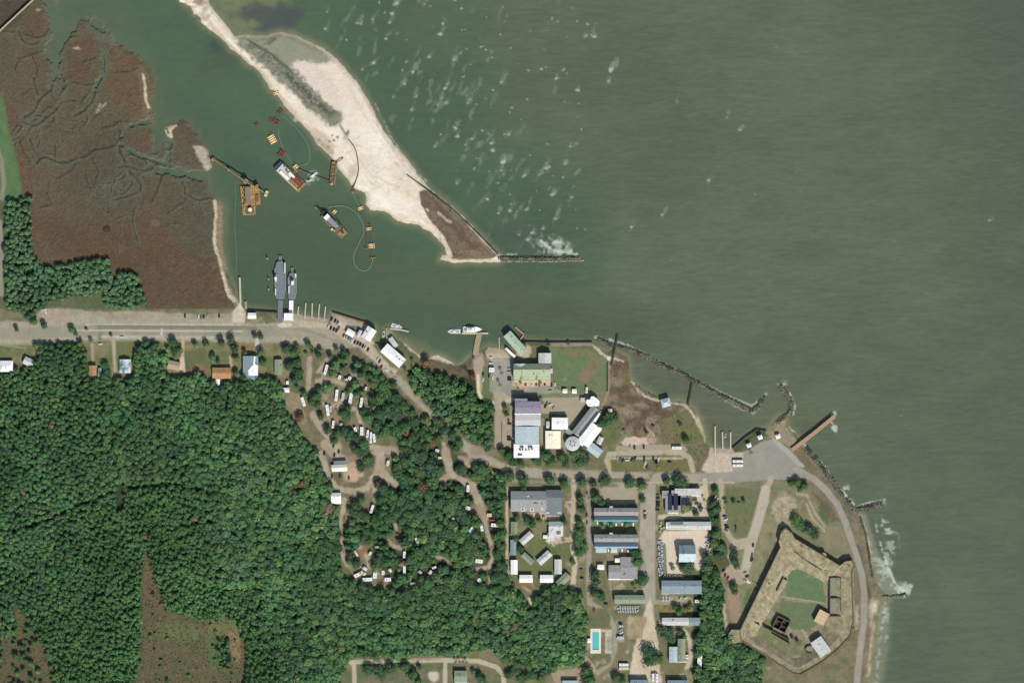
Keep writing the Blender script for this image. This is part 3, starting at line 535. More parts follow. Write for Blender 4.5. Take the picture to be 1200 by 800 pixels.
# ------------------------------------------------------------- fort interior (yard)
paint(poly((912,624),(920,618),(932,630),(986,662),(1000,660),(1002,735),(960,772),(935,780),(868,750),(855,745)), (156,146,118), 2, 1, 4, label='fort_yard', col2=(122,120,90), mix=7)
paint(poly((926,664),(944,668),(962,678),(968,700),(966,706),(920,700),(922,676)), (104,128,86), 1.8, .6, label='lawn'); paint(poly((914,702),(966,708),(970,722),(952,735),(930,738),(912,722)), (110,124,86), 2.5, .8, label='lawn')
paint(line(1.3,(918,699),(940,702),(965,706)), (176,160,128), 1); paint(line(4,(922,668),(930,656)), (170,136,104), 2, .8); paint(line(2.4,(940,738),(946,746)), (168,160,128), 1.5)
paint(poly((972,735),(996,735),(984,750),(974,748)), (108,122,80), 2, .6)
paint(poly((895,732),(908,720),(905,740),(930,752),(920,770),(890,752)), (122,128,88), 3, 1)
paint(poly((968,700),(1000,680),(1000,735),(972,732)), (150,146,118), 2, .8)
for i in range(220):                                   # tyre tracks, wear and patches on roads and sandy lots
    x, y = rng.uniform(370, 870), rng.uniform(380, 795)
    if LAB[L[int(y-Y0), int(x-X0)]] not in ('road', 'path', 'parking_lot', 'quay'): continue
    t_ = rng.uniform(0, 3.14) if x < 690 or y < 550 else 1.57+rng.normal()*.3; q = rng.uniform(3, 9)
    paint(line(rng.uniform(.7, 1.6), (x, y), (x+q*math.cos(t_), y+q*math.sin(t_))), (130,122,102) if i % 2 else (206,196,172), 1.5, .4, 3, alpha=rng.uniform(.2, .5))
for i in range(420):                                   # worn and weedy patches in the yards
    x, y = rng.uniform(330, 1010), rng.uniform(400, 798)
    if LAB[L[int(y-Y0), int(x-X0)]] not in ('ground', 'lawn', 'fort_yard'): continue
    paint(ell(x, y, rng.uniform(1.2, 5), rng.uniform(.8, 3), rng.uniform(0, 180)), [(84,96,64),(150,138,108),(104,104,74),(128,112,86),(176,162,134)][rng.randint(5)], 3, 1.4, 4, alpha=rng.uniform(.2, .6))
for i in range(150):                                   # pale sandy spots in the street blocks and the camp
    x, y = (rng.uniform(664, 832), rng.uniform(562, 795)) if i % 2 else (rng.uniform(370, 585), rng.uniform(410, 690))
    if LAB[L[int(y-Y0), int(x-X0)]] not in ('ground', 'lawn'): continue
    paint(ell(x, y, rng.uniform(2, 7), rng.uniform(1.5, 4), rng.uniform(0, 180)), (190,176,148), 4, 2, 4, alpha=rng.uniform(.35, .75))
paint(line(1.2,(110,381.5),(280,382.5)), (120,116,102), 1.2, alpha=.5); paint(line(1.0,(110,385),(280,386)), (124,120,104), 1.2, alpha=.5)
# fine grain
lum = C.mean(2, keepdims=True); C += (lum-C)*.14
C *= (1+rng.normal(0, .035, C.shape[:2]).astype(np.float32)[..., None]+(nz(5, 21)*.05)[..., None])
# ---------------------------------------------------------------- sheets
def pad(A): return np.pad(A, ((2,2),(2,2))+((0,0),)*(A.ndim-2), mode='edge')
ext = np.array([0,0,0,0]); px_ = np.concatenate([[-300,-60], gx, [1260,1500]]); py_ = np.concatenate([[-300,-60], gy, [860,1100]])
Hp, Cp, Wp, Lp = pad(H), pad(C), pad(Wc), pad(L)
edge_ = np.zeros(Hp.shape, bool); edge_[:2] = True; edge_[-2:] = True; edge_[:, :2] = True; edge_[:, -2:] = True
Cp[edge_] = alb((84,98,64)); Wp[edge_] = alb((92,103,84)); Lp[edge_] = 0
Lp[:2] = 0; Lp[-3:] = 0; Lp[:, :2] = 0; Lp[:, -3:] = 0
Hp[:2, 180:] = -2.0; Hp[:1] = -2.0
def base_mat(name, rough=.9, spec=.25):
    m = bpy.data.materials.new(name); m.use_nodes = True; nt = m.node_tree; b = nt.nodes['Principled BSDF']
    b.inputs['Roughness'].default_value = rough; b.inputs['Specular IOR Level'].default_value = spec
    return m, nt, b
def noise_mul(nt, src, b, scale, amt, detail=4, coord='Object', bump=0.0, bscale=None, stretch=None):
    """surface colour = src * (1 +/- amt * noise), with a matching bump"""
    N = nt.nodes; Lk = nt.links
    tc = N.new('ShaderNodeTexCoord'); n = N.new('ShaderNodeTexNoise'); n.inputs['Scale'].default_value = scale; n.inputs['Detail'].default_value = detail
    vec = tc.outputs[coord]
    if stretch:
        mp = N.new('ShaderNodeMapping'); mp.inputs['Scale'].default_value = stretch; Lk.new(vec, mp.inputs[0]); vec = mp.outputs[0]
    Lk.new(vec, n.inputs['Vector'])
    mr = N.new('ShaderNodeMapRange'); mr.inputs[1].default_value = .3; mr.inputs[2].default_value = .7; mr.inputs[3].default_value = 1-amt; mr.inputs[4].default_value = 1+amt
    Lk.new(n.outputs[0], mr.inputs[0])
    mx = N.new('ShaderNodeVectorMath'); mx.operation = 'SCALE'; Lk.new(src, mx.inputs[0]); Lk.new(mr.outputs[0], mx.inputs['Scale'])
    Lk.new(mx.outputs[0], b.inputs['Base Color'])
    if bump:
        bp = N.new('ShaderNodeBump'); bp.inputs['Strength'].default_value = 1; bp.inputs['Distance'].default_value = bump
        if bscale:
            n2 = N.new('ShaderNodeTexNoise'); n2.inputs['Scale'].default_value = bscale; n2.inputs['Detail'].default_value = detail; Lk.new(vec, n2.inputs['Vector']); Lk.new(n2.outputs[0], bp.inputs['Height'])
        else: Lk.new(n.outputs[0], bp.inputs['Height'])
        Lk.new(bp.outputs[0], b.inputs['Normal'])
def land_mat(name, amt, bump, scale=.35):
    m, nt, b = base_mat(name, .95, .1); a = nt.nodes.new('ShaderNodeAttribute'); a.attribute_name = 'Col'
    noise_mul(nt, a.outputs['Color'], b, scale, amt, bump=bump); return m
def water_mat():
    m, nt, b = base_mat('sea_water', .22, .5); a = nt.nodes.new('ShaderNodeAttribute'); a.attribute_name = 'Col'
    noise_mul(nt, a.outputs['Color'], b, .22, .05, bump=.36, bscale=.22, stretch=(.4, 1, 1)); bp = [q for q in nt.nodes if q.type == 'BUMP'][0]; nt.links.new(a.outputs['Alpha'], bp.inputs['Strength']); b.inputs['IOR'].default_value = 1.33
    return m
def sheet(name, sel, Z, Cc, mat, alpha=None):
    """grid cells chosen by sel (NY-1 x NX-1) as one mesh with a colour per vertex"""
    iy, ix = np.nonzero(sel); n = len(iy)
    if n == 0: return None
    nx = len(px_); q = np.stack([iy*nx+ix, (iy+1)*nx+ix, (iy+1)*nx+ix+1, iy*nx+ix+1], 1)
    u, inv = np.unique(q.ravel(), return_inverse=True)
    vy, vx = u//nx, u % nx
    co = np.stack([px_[vx]-600, 400-py_[vy], Z[vy, vx]], 1).astype(np.float32)
    me = bpy.data.meshes.new(name); me.vertices.add(len(u)); me.vertices.foreach_set('co', co.ravel())
    me.loops.add(n*4); me.loops.foreach_set('vertex_index', inv.astype(np.int32).ravel()); me.polygons.add(n)
    me.polygons.foreach_set('loop_start', np.arange(0, n*4, 4, dtype=np.int32)); me.polygons.foreach_set('use_smooth', np.ones(n, bool))
    me.update(calc_edges=True)
    at = me.color_attributes.new('Col', 'FLOAT_COLOR', 'POINT'); cc = np.ones((len(u), 4), np.float32); cc[:, :3] = Cc[vy, vx]
    if alpha is not None: cc[:, 3] = alpha[vy, vx]
    at.data.foreach_set('color', cc.ravel())
    me.materials.append(mat); o = bpy.data.objects.new(name, me); COL.objects.link(o); o['kind'] = 'structure'
    return o
hm = np.maximum(np.maximum(Hp[:-1,:-1], Hp[1:,:-1]), np.maximum(Hp[:-1,1:], Hp[1:,1:])); hn = np.minimum(np.minimum(Hp[:-1,:-1], Hp[1:,:-1]), np.minimum(Hp[:-1,1:], Hp[1:,1:]))
micro = {'marsh': 1.2, 'forest_floor': .9, 'ground': .5, 'sandbar': .5, 'lawn': .2}
lc = Lp[:-1, :-1]
for i, nm in enumerate(LAB):
    a = micro.get(nm, .08)
    Zz = Hp
    if nm in ('marsh',): Zz = Hp
    sheet(nm, (hm > -.7) & (lc == i), Zz, Cp, land_mat(nm+'_surface', {'road': .03, 'parking_lot': .03, 'lawn': .10, 'path': .05, 'sandbar': .03}.get(nm, .13), {'marsh': .9, 'sandbar': .35, 'forest_floor': .5}.get(nm, .1)))
sheet('water', (hn < .35), np.zeros_like(Hp), Wp, water_mat(), pad(np.clip(.12+.88*far, 0, 1)))
def far_sheet(name, quads, z, col, m):
    V = []; F = []
    for q in quads: F.append(tuple(range(len(V), len(V)+4))); V += [W(x, y, z) for x, y in q]
    me = bpy.data.meshes.new(name); me.from_pydata(V, [], F); at = me.color_attributes.new('Col', 'FLOAT_COLOR', 'POINT')
    for v in at.data: v.color = (*alb(col), 1)
    me.materials.append(m); o = bpy.data.objects.new(name, me); COL.objects.link(o); o['kind'] = 'structure'
FQ = lambda x0, y0, x1, y1: ((x0, y1), (x1, y1), (x1, y0), (x0, y0))
far_sheet('water', [FQ(-9000,-9000,-300,10000), FQ(1500,-9000,11000,10000), FQ(-300,-9000,1500,-300), FQ(-300,1100,1500,10000)], 0, (92,103,84), bpy.data.materials['sea_water'])
far_sheet('ground', [FQ(-9000,-60,-300,10000), FQ(-300,1100,1010,10000)], 1.4, (84,98,64), bpy.data.materials['ground_surface'])
def ground_z(x, y):
    i = int(round(x-X0)); j = int(round(y-Y0))
    if 0 <= i < NX and 0 <= j < NY: return max(0.0, float(H[j, i]))
    return 1.4
# ---------------------------------------------------------------- sky, sun, camera
SUN_EL, SUN_AZ = 39.0, 158.0              # azimuth clockwise from north
w_ = bpy.data.worlds.new('World'); S.world = w_; w_.use_nodes = True; nt = w_.node_tree
sk = nt.nodes.new('ShaderNodeTexSky'); sk.sky_type = 'NISHITA'; sk.sun_disc = False; sk.sun_elevation = R(SUN_EL); sk.sun_rotation = R(SUN_AZ)
nt.links.new(sk.outputs[0], nt.nodes['Background'].inputs[0]); nt.nodes['Background'].inputs[1].default_value = 0.105
sl = bpy.data.lights.new('sun', 'SUN'); sl.energy = 4.35; sl.angle = R(.53); sl.color = (1, .96, .90)
so = bpy.data.objects.new('sun', sl); COL.objects.link(so); so.rotation_euler = (R(90-SUN_EL), 0, R(180-SUN_AZ)); so.location = (0, -300, 400)
cd = bpy.data.cameras.new('camera'); cam = bpy.data.objects.new('camera', cd); COL.objects.link(cam); CH = 6000.0
cam.location = (0, 0, CH); cd.sensor_width = 36; cd.lens = 36*CH/1200.0; cd.clip_start = 10; cd.clip_end = 30000; S.camera = cam
S.view_settings.view_transform = 'Standard'; S.view_settings.look = 'None'; S.view_settings.exposure = 0.35; S.view_settings.gamma = 1
S.render.filter_size = 1.9
# ================================================================ objects
SP_IN = S.render
MATS = {}
def mat(name, c, rough=.8, amt=.06, scale=.6, spec=.3, metal=0, bump=0, c2=None, mix=1, e0=.42, e1=.58):
    if name in MATS: return MATS[name]
    m, nt, b = base_mat(name, rough, spec); b.inputs['Metallic'].default_value = metal
    N = nt.nodes
    if c2 is None:
        rgb = N.new('ShaderNodeRGB'); rgb.outputs[0].default_value = (*alb(c), 1); src = rgb.outputs[0]
    else:
        tc = N.new('ShaderNodeTexCoord'); n = N.new('ShaderNodeTexNoise'); n.inputs['Scale'].default_value = .16*mix; n.inputs['Detail'].default_value = 5
        nt.links.new(tc.outputs['Object'], n.inputs['Vector']); cr = N.new('ShaderNodeValToRGB'); cr.color_ramp.elements[0].position = e0; cr.color_ramp.elements[1].position = e1
        cr.color_ramp.elements[0].color = (*alb(c), 1); cr.color_ramp.elements[1].color = (*alb(c2), 1); nt.links.new(n.outputs[0], cr.inputs[0]); src = cr.outputs[0]
    noise_mul(nt, src, b, scale, amt, bump=bump); MATS[name] = m; return m
def tint_mat(name, rough, spec, amt=.04, vcol=False):
    m, nt, b = base_mat(name, rough, spec); oi = nt.nodes.new('ShaderNodeObjectInfo'); src = oi.outputs['Color']
    if vcol:
        a = nt.nodes.new('ShaderNodeAttribute'); a.attribute_name = 'Col'; mx = nt.nodes.new('ShaderNodeVectorMath'); mx.operation = 'MULTIPLY'
        nt.links.new(src, mx.inputs[0]); nt.links.new(a.outputs['Color'], mx.inputs[1]); src = mx.outputs[0]
    noise_mul(nt, src, b, 1.2, amt); return m
class MB:
    def __init__(s): s.v = []; s.f = []; s.m = []
    def add(s, vs, fs, mi=0):
        o = len(s.v); s.v += [tuple(v) for v in vs]; s.f += [tuple(o+i for i in f) for f in fs]; s.m += [mi]*len(fs); return s
    def prism(s, pts, z0, z1, mi=0, top=None):
        """pts counter-clockwise; z0/z1 numbers"""
        a = sum(p[0]*q[1]-q[0]*p[1] for p, q in zip(pts, pts[1:]+pts[:1]))
        if a < 0: pts = pts[::-1]
        n = len(pts); t = top or pts
        if a < 0 and top: t = top[::-1]
        return s.add([(x, y, z0) for x, y in pts]+[(x, y, z1) for x, y in t], [tuple(range(n-1, -1, -1)), tuple(range(n, 2*n))]+[(i, (i+1) % n, n+(i+1) % n, n+i) for i in range(n)], mi)
    def box(s, cx, cy, z0, w, d, h, rot=0, mi=0, tap=1.0):
        c, q = math.cos(R(rot)), math.sin(R(rot))
        P = lambda k: [(cx+(x*c-y*q)*k+0*cx, cy+(x*q+y*c)*k) for x, y in ((-w/2,-d/2),(w/2,-d/2),(w/2,d/2),(-w/2,d/2))]
        return s.prism(P(1), z0, z0+h, mi, P(tap) if tap != 1 else None)
    def cyl(s, cx, cy, z0, r, h, n=12, mi=0, r2=None):
        r2 = r if r2 is None else r2
        P = lambda r_: [(cx+r_*math.cos(2*math.pi*i/n), cy+r_*math.sin(2*math.pi*i/n)) for i in range(n)]
        return s.prism(P(r), z0, z0+h, mi, P(max(r2, .01)))
    def gable(s, cx, cy, z0, w, d, h, ridge='x', rot=0, mi=0, hip=0.0, t=.25, off=0.0):
        """roof over w x d with its ridge along x or y; off shifts the ridge"""
        c, q = math.cos(R(rot)), math.sin(R(rot))
        if ridge == 'x': B = [(-w/2,-d/2),(w/2,-d/2),(w/2,d/2),(-w/2,d/2)]; Rg = [(-w/2+hip, off), (w/2-hip, off)]
        else: B = [(w/2,-d/2),(w/2,d/2),(-w/2,d/2),(-w/2,-d/2)]; Rg = [(off, -d/2+hip), (off, d/2-hip)]
        T = lambda p: (cx+p[0]*c-p[1]*q, cy+p[0]*q+p[1]*c)
        V = [(*T(p), z0) for p in B]+[(*T(p), z0+t) for p in B]+[(*T(p), z0+t+h) for p in Rg]
        return s.add(V, [(3,2,1,0),(0,1,5,4),(1,2,6,5),(2,3,7,6),(3,0,4,7),(4,5,9,8),(6,7,8,9),(5,6,9),(7,4,8)], mi)
    def shed(s, cx, cy, z0, w, d, h, rot=0, mi=0, t=.2):
        c, q = math.cos(R(rot)), math.sin(R(rot)); T = lambda p: (cx+p[0]*c-p[1]*q, cy+p[0]*q+p[1]*c)
        B = [(-w/2,-d/2),(w/2,-d/2),(w/2,d/2),(-w/2,d/2)]; zt = [z0+t, z0+t, z0+t+h, z0+t+h]; zb = [z0, z0, z0+h, z0+h]
        V = [(*T(p), z) for p, z in zip(B, zb)]+[(*T(p), z) for p, z in zip(B, zt)]
        return s.add(V, [(3,2,1,0),(4,5,6,7),(0,1,5,4),(1,2,6,5),(2,3,7,6),(3,0,4,7)], mi)
    def tube(s, pts, r, n=6, mi=0):
        P = [np.array(p, float) for p in pts]; rings = []
        for i, p in enumerate(P):
            d = P[min(i+1, len(P)-1)]-P[max(i-1, 0)]; d /= np.linalg.norm(d)+1e-9
            u = np.cross(d, (0, 0, 1)); u = np.array((1., 0, 0)) if np.linalg.norm(u) < 1e-3 else u/np.linalg.norm(u); w = np.cross(u, d)
            rr = r[i] if isinstance(r, (list, tuple)) else r
            rings.append([p+rr*(math.cos(2*math.pi*k/n)*u+math.sin(2*math.pi*k/n)*w) for k in range(n)])
        V = [tuple(v) for g in rings for v in g]; F = [tuple(range(n)), tuple(reversed(range((len(P)-1)*n, len(P)*n)))]
        for i in range(len(P)-1): F += [(i*n+k, (i+1)*n+k, (i+1)*n+(k+1) % n, i*n+(k+1) % n) for k in range(n)]
        return s.add(V, F, mi)
    def mesh(s, name, mats):
        me = bpy.data.meshes.new(name); me.from_pydata(s.v, [], s.f)
        for m in (mats if isinstance(mats, (list, tuple)) else [mats]): me.materials.append(m)
        me.polygons.foreach_set('material_index', s.m); me.update(); return me
    def build(s, name, mats, parent=None):
        o = bpy.data.objects.new(name, s.mesh(name, mats)); COL.objects.link(o)
        if parent: o.parent = parent
        return o
def thing(name, x, y, rot, label, cat, group=None, z=None):
    o = bpy.data.objects.new(name, None); COL.objects.link(o); o.location = W(x, y, ground_z(x, y) if z is None else z); o.rotation_euler[2] = R(rot); o.empty_display_size = 1
    o['label'] = label; o['category'] = cat
    if group: o['group'] = group
    return o
def tag(o, label, cat, group=None):
    o['label'] = label; o['category'] = cat
    if group: o['group'] = group
    return o
def copy_tree(o, parent=None):
    c = o.copy(); COL.objects.link(c); c.parent = parent
    for ch in o.children: copy_tree(ch, c)
    return c
def ordn(n):
    w = ['nearest', 'second nearest', 'third nearest', 'fourth nearest', 'fifth nearest', 'sixth nearest', 'seventh nearest', 'eighth nearest', 'ninth nearest', 'tenth nearest', 'eleventh nearest', 'twelfth nearest']
    return w[n] if n < 12 else f'{n+1}th nearest'
LM = [('the twin grey ferries',335,325),('the ferry ticket office',338,371),('the yellow dredge barge',293,234),('the long white boat shed',461,416),('the green-roofed hall',623,435),('the purple-roofed block',618,478),
 ('the round white building',670,520),('the pink beach terrace',747,516),('the boat ramp',845,538),("the fort's north-west bastion",921,624),('the swimming pool',698,751),('the blue-trimmed terrace',722,633),
 ('the teal-trimmed terrace',722,603),('the large grey complex',628,588),('the cream-roofed camp lodge',398,547),('the white camp washhouse',394,586),('the orange-roofed house',260,437),('the tarp-covered grey house',294,430),
 ('the blue-grey marina shed',798,686),('the half-dark marina office',805,648),('the fan of cabins',630,655),('the clearing pond',262,765),('the marsh shore sand strip',255,290),('the far-west grass verge',10,190),
 ('the bottom lane junction',521,774),('the sandy woodland glade',621,700),('the fenced boat yard',736,712),('the white seaside shelter',780,471),('the curved camp track',464,645),('the west camp drive',363,450),
 ('the west camp lane end',411,672),('the east camp turning circle',560,560),('the grass playing field',680,430),('the fishing pier',955,506),('the solar-roofed building',798,586),('the round sandy lot',740,785),
 ('the green-roofed shed',326,430),('the east camp lane bend',577,640),('the road fork',592,549),('the wedge-shaped brown clearing',178,690),('the west clearing',30,740),('the white-roofed corner house',8,428)]
LMC = {}
PEND = []
def auto(o, adj, noun, x, y): PEND.append((o, adj, noun, x, y))
def flush_labels():
    bins = {}
    D = ['east of','north-east of','north of','north-west of','west of','south-west of','south of','south-east of']
    for o, adj, noun, x, y in PEND:
        best = min(LM, key=lambda l: (l[1]-x)**2+(l[2]-y)**2); dx, dy = x-best[1], best[2]-y
        k = int(((math.degrees(math.atan2(dy, dx))+22.5) % 360)//45)
        bins.setdefault((noun, best[0], k), []).append((dx*dx+dy*dy, o.name, o, adj))
    for (noun, lm, k), L_ in bins.items():
        L_.sort(key=lambda t: t[:2])
        for i, (_, _, o, adj) in enumerate(L_):
            o['label'] = f'{adj} {noun}, the {ordn(i)} one {D[k]} {lm}' if len(L_) > 1 else f'{adj} {noun} standing alone {D[k]} {lm}'
# ---------------------------------------------------------------- buildings
WALL = mat('painted_wall', (196,190,176)); GLASS = mat('window_glass', (40,48,56), .15, .02, 1, .5)
def roofm(n, c, c2=None, rough=.7, e0=.42, e1=.58): return mat('roof_'+n, c, rough, .15, .5, .25, c2=c2, e0=e0, e1=e1)
RM = dict(grey=roofm('grey', (152,152,152)), pale=roofm('pale', (200,202,200)), white=roofm('white', (252,252,250)), cream=roofm('cream', (250,244,222)), green=roofm('green', (166,176,146)), dgreen=roofm('sage', (132,146,122)),
 bluegrey=roofm('bluegrey', (136,152,160)), pblue=roofm('paleblue', (182,198,204)), tan=roofm('tan', (176,134,94)), beige=roofm('beige', (168,156,130)), purple=roofm('purple', (146,138,156)), dark=roofm('dark', (70,86,100)), brick=roofm('brick', (206,182,148)),
 tarp=roofm('tarp', (120,140,154), (206,220,226)), mgrey=roofm('midgrey', (120,126,130)), rust=roofm('rusty_white', (246,248,248), (206,170,130), e0=.58, e1=.7), ggreen=roofm('greygreen', (140,152,128)), gboat=roofm('seafoam', (174,190,170)), teal=roofm('teal', (96,176,172)), blue=roofm('blue', (150,186,222)))
HP = 'houses and sheds of the town'
def house(x, y, w, d, rot, roof, label, h=3.2, rh=1.6, ridge='x', cat='house', name='house', hip=0, kind='gable', group=HP, over=.4, extra=None, off=0):
    t = thing(name, x, y, rot, label, cat, group)
    b = MB().box(0, 0, -.3, w-2*over, d-2*over, h+.3)
    nw = max(1, int((w-2)/3.2)); hw, hd = w/2-over, d/2-over
    for i in range(nw):
        xx = -hw+(i+.5)*2*hw/nw
        for s_ in (-1, 1):
            if i == nw//2 and s_ < 0: b.box(xx, s_*(hd+.02), 0, 1.1, .08, 2.1, 0, 1)
            else: b.box(xx, s_*(hd+.02), 1.1, 1.3, .08, 1.1, 0, 1)
    b.build('wall', [WALL, GLASS], t)
    r = MB(); m = RM[roof] if isinstance(roof, str) else roof
    if kind == 'gable': r.gable(0, 0, h, w, d, rh, ridge, 0, 0, hip, off=off)
    elif kind == 'shed': r.shed(0, 0, h, w, d, rh)
    else:
        r.box(0, 0, h, w, d, .3)
        for a_, b_, c_, d_ in ((0, d/2-.15, w, .3), (0, -d/2+.15, w, .3), (w/2-.15, 0, .3, d-.6), (-w/2+.15, 0, .3, d-.6)): r.box(a_, b_, h+.3, c_, d_, .35)
    r.build('roof', m, t)
    if w*d > 150 and kind == 'gable':
        for k in range(3): MB().cyl(rng.uniform(-.38,.38)*w, rng.uniform(-.2,.2)*d, h, .45, rh+.9, 8).build('roof_vent', RM['mgrey'], t)
    if extra: extra(t, h)
    return t
def addroof(t, name, roof, cx, cy, z, w, d, rh, ridge='x', rot=0, kind='gable', walls=True, off=0):
    m = RM[roof] if isinstance(roof, str) else roof
    if walls: MB().box(cx, cy, -.3, w-.7, d-.7, z+.3, rot).build('wing_wall', WALL, t)
    r = MB()
    if kind == 'gable': r.gable(cx, cy, z, w, d, rh, ridge, rot, off=off)
    elif kind == 'shed': r.shed(cx, cy, z, w, d, rh, rot)
    else: r.box(cx, cy, z, w, d, .3, rot)
    return r.build(name, m, t)
def unit(t, x, y, z, w=2.4, d=2.4, h=1.2, rot=0, m=None, name='air_unit'):
    b = MB().box(x, y, z, w, d, h, rot); b.cyl(x, y, z+h, min(w, d)*.35, .15, 10, 1); return b.build(name, [m or mat('unit_white', (232,230,222)), mat('unit_grey', (120,120,118))], t)
# shore road houses
house(8,429,15,13,0,'white','white-roofed house half under trees at the west end of the shore road', hip=3)
house(34,424,12,9,-25,'pale','small pale grey roof among dark trees east of the white-roofed corner house')
house(109,434,9,12,0,'tan','small tan-roofed cottage beside the gravel drive west of the tall hedge', ridge='y')
house(117,436,4,10,-8,'bluegrey','narrow blue-grey shed tight against the small tan-roofed cottage', h=2.4, rh=.6, ridge='y')
house(147,429,13,16,0,'tarp','blue-grey house streaked with white, behind the sandy drive and the dark oaks', ridge='y')
house(204,428,14,10,-12,'beige','beige-roofed bungalow beside the pinkish driveway', rh=1.2)
house(260,437,22,13,0,'tan','wide orange-tan roofed house between two grassy yards', rh=1.6)
house(255.5,448,5,8,0,'white','small white shed tucked below the orange-roofed house', h=2.4, rh=.5, ridge='y', name='shed', cat='shed')
def tarp(t, h):
    MB().prism([(-2,-9),(8.6,-9),(8.8,3),(5,5),(6,13),(4,14),(3,4),(-3,-3)], h+1.55, h+1.7).build('tarp', RM['white'], t)
house(294,431,18,28,0,'bluegrey','tall grey-blue house partly covered by a ragged white tarp', ridge='y', h=4.5, rh=1.2, extra=tarp)
house(326.5,430,9,18,0,'ggreen','plain grey-green roofed long shed on the lawn east of the tarp-covered house', ridge='y', rh=.8, name='shed', cat='shed')
house(335.5,457,7.5,5.5,0,'white','white cabin roof at the west edge of the camp drive', h=2.6, rh=.6, name='cabin', cat='cabin')
house(337,448,3,4,0,'cream','tiny cream hut north of the white camp-edge cabin', h=2.2, rh=.4, name='shed', cat='shed')
# ferry landing and fish dock
house(295.5,370,10,7,0,'white','white-roofed kiosk by the small jetty at the west quay', name='kiosk', cat='kiosk', rh=.8)
house(338.5,371.5,11,9,0,'white','bright white ferry ticket office at the foot of the ramp', kind='flat', h=4, name='ticket_office', cat='ticket office')
house(411,390,10,7,-30,'white','small white-roofed fish market on the quay beside parked cars', rh=.9, h=3.5, name='market_building', cat='shop')
house(421,391,4,9,-28,'pale','narrow pale store between the fish market and the ice house', ridge='y', h=3.5, rh=.6, name='shed', cat='shed')
house(432.5,391,12,15,-32,'white','white gabled ice house at the end of the fish quay', ridge='y', h=5, rh=1.8, name='boathouse', cat='boathouse')
house(461,416.5,29,13,-41,'rust','long white metal boat shed with a rusty south-east end', h=6, rh=1.4, name='boathouse', cat='boathouse')
house(461,401,6,13,35,'pale','small pale awning roof beside the long white boat shed', h=2.6, rh=.5, name='shed', cat='shed')
# campground
def lodge(t, h):
    addroof(t, 'porch_roof', 'mgrey', 1, 6, h-.4, 15, 5, .5, 'x', 0, 'shed'); addroof(t, 'side_roof', 'cream', -8, 1.5, h-.6, 4, 5, .4, 'x', 0, 'flat')
house(398,548,18,8,3,'cream','cream-roofed camp lodge in the sandy circle', extra=lodge, name='lodge', cat='lodge')
house(394,583.5,12,13,0,'white','white and grey roofed camp washhouse west of the turning circle', kind='gable', off=2.4, rh=1.8, name='washhouse', cat='washhouse')
# green roofed hall
def hall(t, h):
    addroof(t, 'turret_roof', 'pale', 15, 16, h-.8, 15, 12, 2.2, 'y'); addroof(t, 'dormer_roof', 'pblue', -14, 7, h+.6, 12, 5, 1.4, 'y', walls=False)
    for x_ in (-12, 6): addroof(t, 'dormer_roof', 'green', x_, -6, h+.9, 4, 6, 1.6, 'y', walls=False)
    addroof(t, 'porch_roof', 'brick', 0, -11.3, 2.8, 42, 3, .3, 'x', 0, 'shed')
    addroof(t, 'side_roof', 'pale', 22.6, 1, 3, 3, 6, .2, 'x', 0, 'flat')
house(623.5,435.5,43.5,19,0,'green','pale green gabled school hall beside the playing field', h=6, rh=4, off=2.5, extra=hall, name='school_hall', cat='hall')
house(604,402,30,11,-48,'gboat','pale green boat house roof running out over the water', h=6, rh=1.2, name='boathouse', cat='boathouse')
house(598,413,3,15,47,'rust','narrow brown lean-to beside the pale green boat house', h=3, rh=.3, kind='shed', name='shed', cat='shed')
house(662,458,5.5,5,0,'cream','western of two small cream sheds at the foot of the playing field', h=2.5, rh=.6, name='shed', cat='shed')
house(673,458.3,5.5,5.3,0,'white','eastern of two small white sheds at the foot of the playing field', h=2.5, rh=.6, name='shed', cat='shed')
house(683,469,5.5,6,0,'pale','grey-edged square store just below the playing field corner', h=2.6, rh=.4, kind='flat', name='shed', cat='shed')
house(715,481.5,5,5,0,'cream','small cream hut standing in the scrub east of the round-ended roofs', h=3, rh=.8, name='hut', cat='hut')
# the long block of four roofs
def block(t, h):
    addroof(t, 'lower_roof', 'pale', 0, -14.5, h-2, 30, 14, .9); addroof(t, 'middle_roof', 'pblue', -1, -32, h-1.5, 28, 20, 1.0, 'y')
    addroof(t, 'south_roof', 'white', -1.5, -50.5, h-2.5, 30, 16, .6); addroof(t, 'notch_roof', 'purple', -8, 9.3, h-.4, 15, 3, .2, kind='flat')
    MB().box(0, -7.2, h+.1, 31, 1.2, .5).build('parapet', RM['white'], t)
    for x_, y_, w_ in ((-9,-49,2), (-6,-49,1.5), (-2,-49.5,1.4), (1.5,-49,1.2), (5,-48.5,1.4), (-9,-55,5), (-7,-46,4), (3,-46,5)): unit(t, x_, y_, h-1.8, w_, 1.6, 1, m=mat('unit_dark', (90,92,96)))
    for y_ in (-14, -18, -24, -36, -41): unit(t, -16.6, y_, 0, 2, 2, 1.6)
house(618.5,477.5,30,15,0,'purple','purple-roofed block with pale and white roofs south of it', h=9, rh=.8, extra=block, name='laboratory_building', cat='building')
def wb(t, h):
    addroof(t, 'lower_roof', 'cream', -8, -19, h-.5, 18, 21, .8, 'y'); addroof(t, 'side_roof', 'pale', -14, -2, 3, 4, 9, .4); unit(t, -12, -14, h+.6, 1.2, 1.2, .6); unit(t, -9, -14, h+.6, 1.2, 1.2, .6); unit(t, 9.6, -6.5, 0, 3, 3, 3)
house(656,496,19,14,0,'white','white roofed hall joined to a cream roof, east of the purple-roofed block', h=6, rh=.6, extra=wb, name='exhibit_hall', cat='building')
def est(t, h):
    b = MB().cyl(0, 0, -.3, 8, 7, 26); b.build('rotunda_wall', WALL, t)
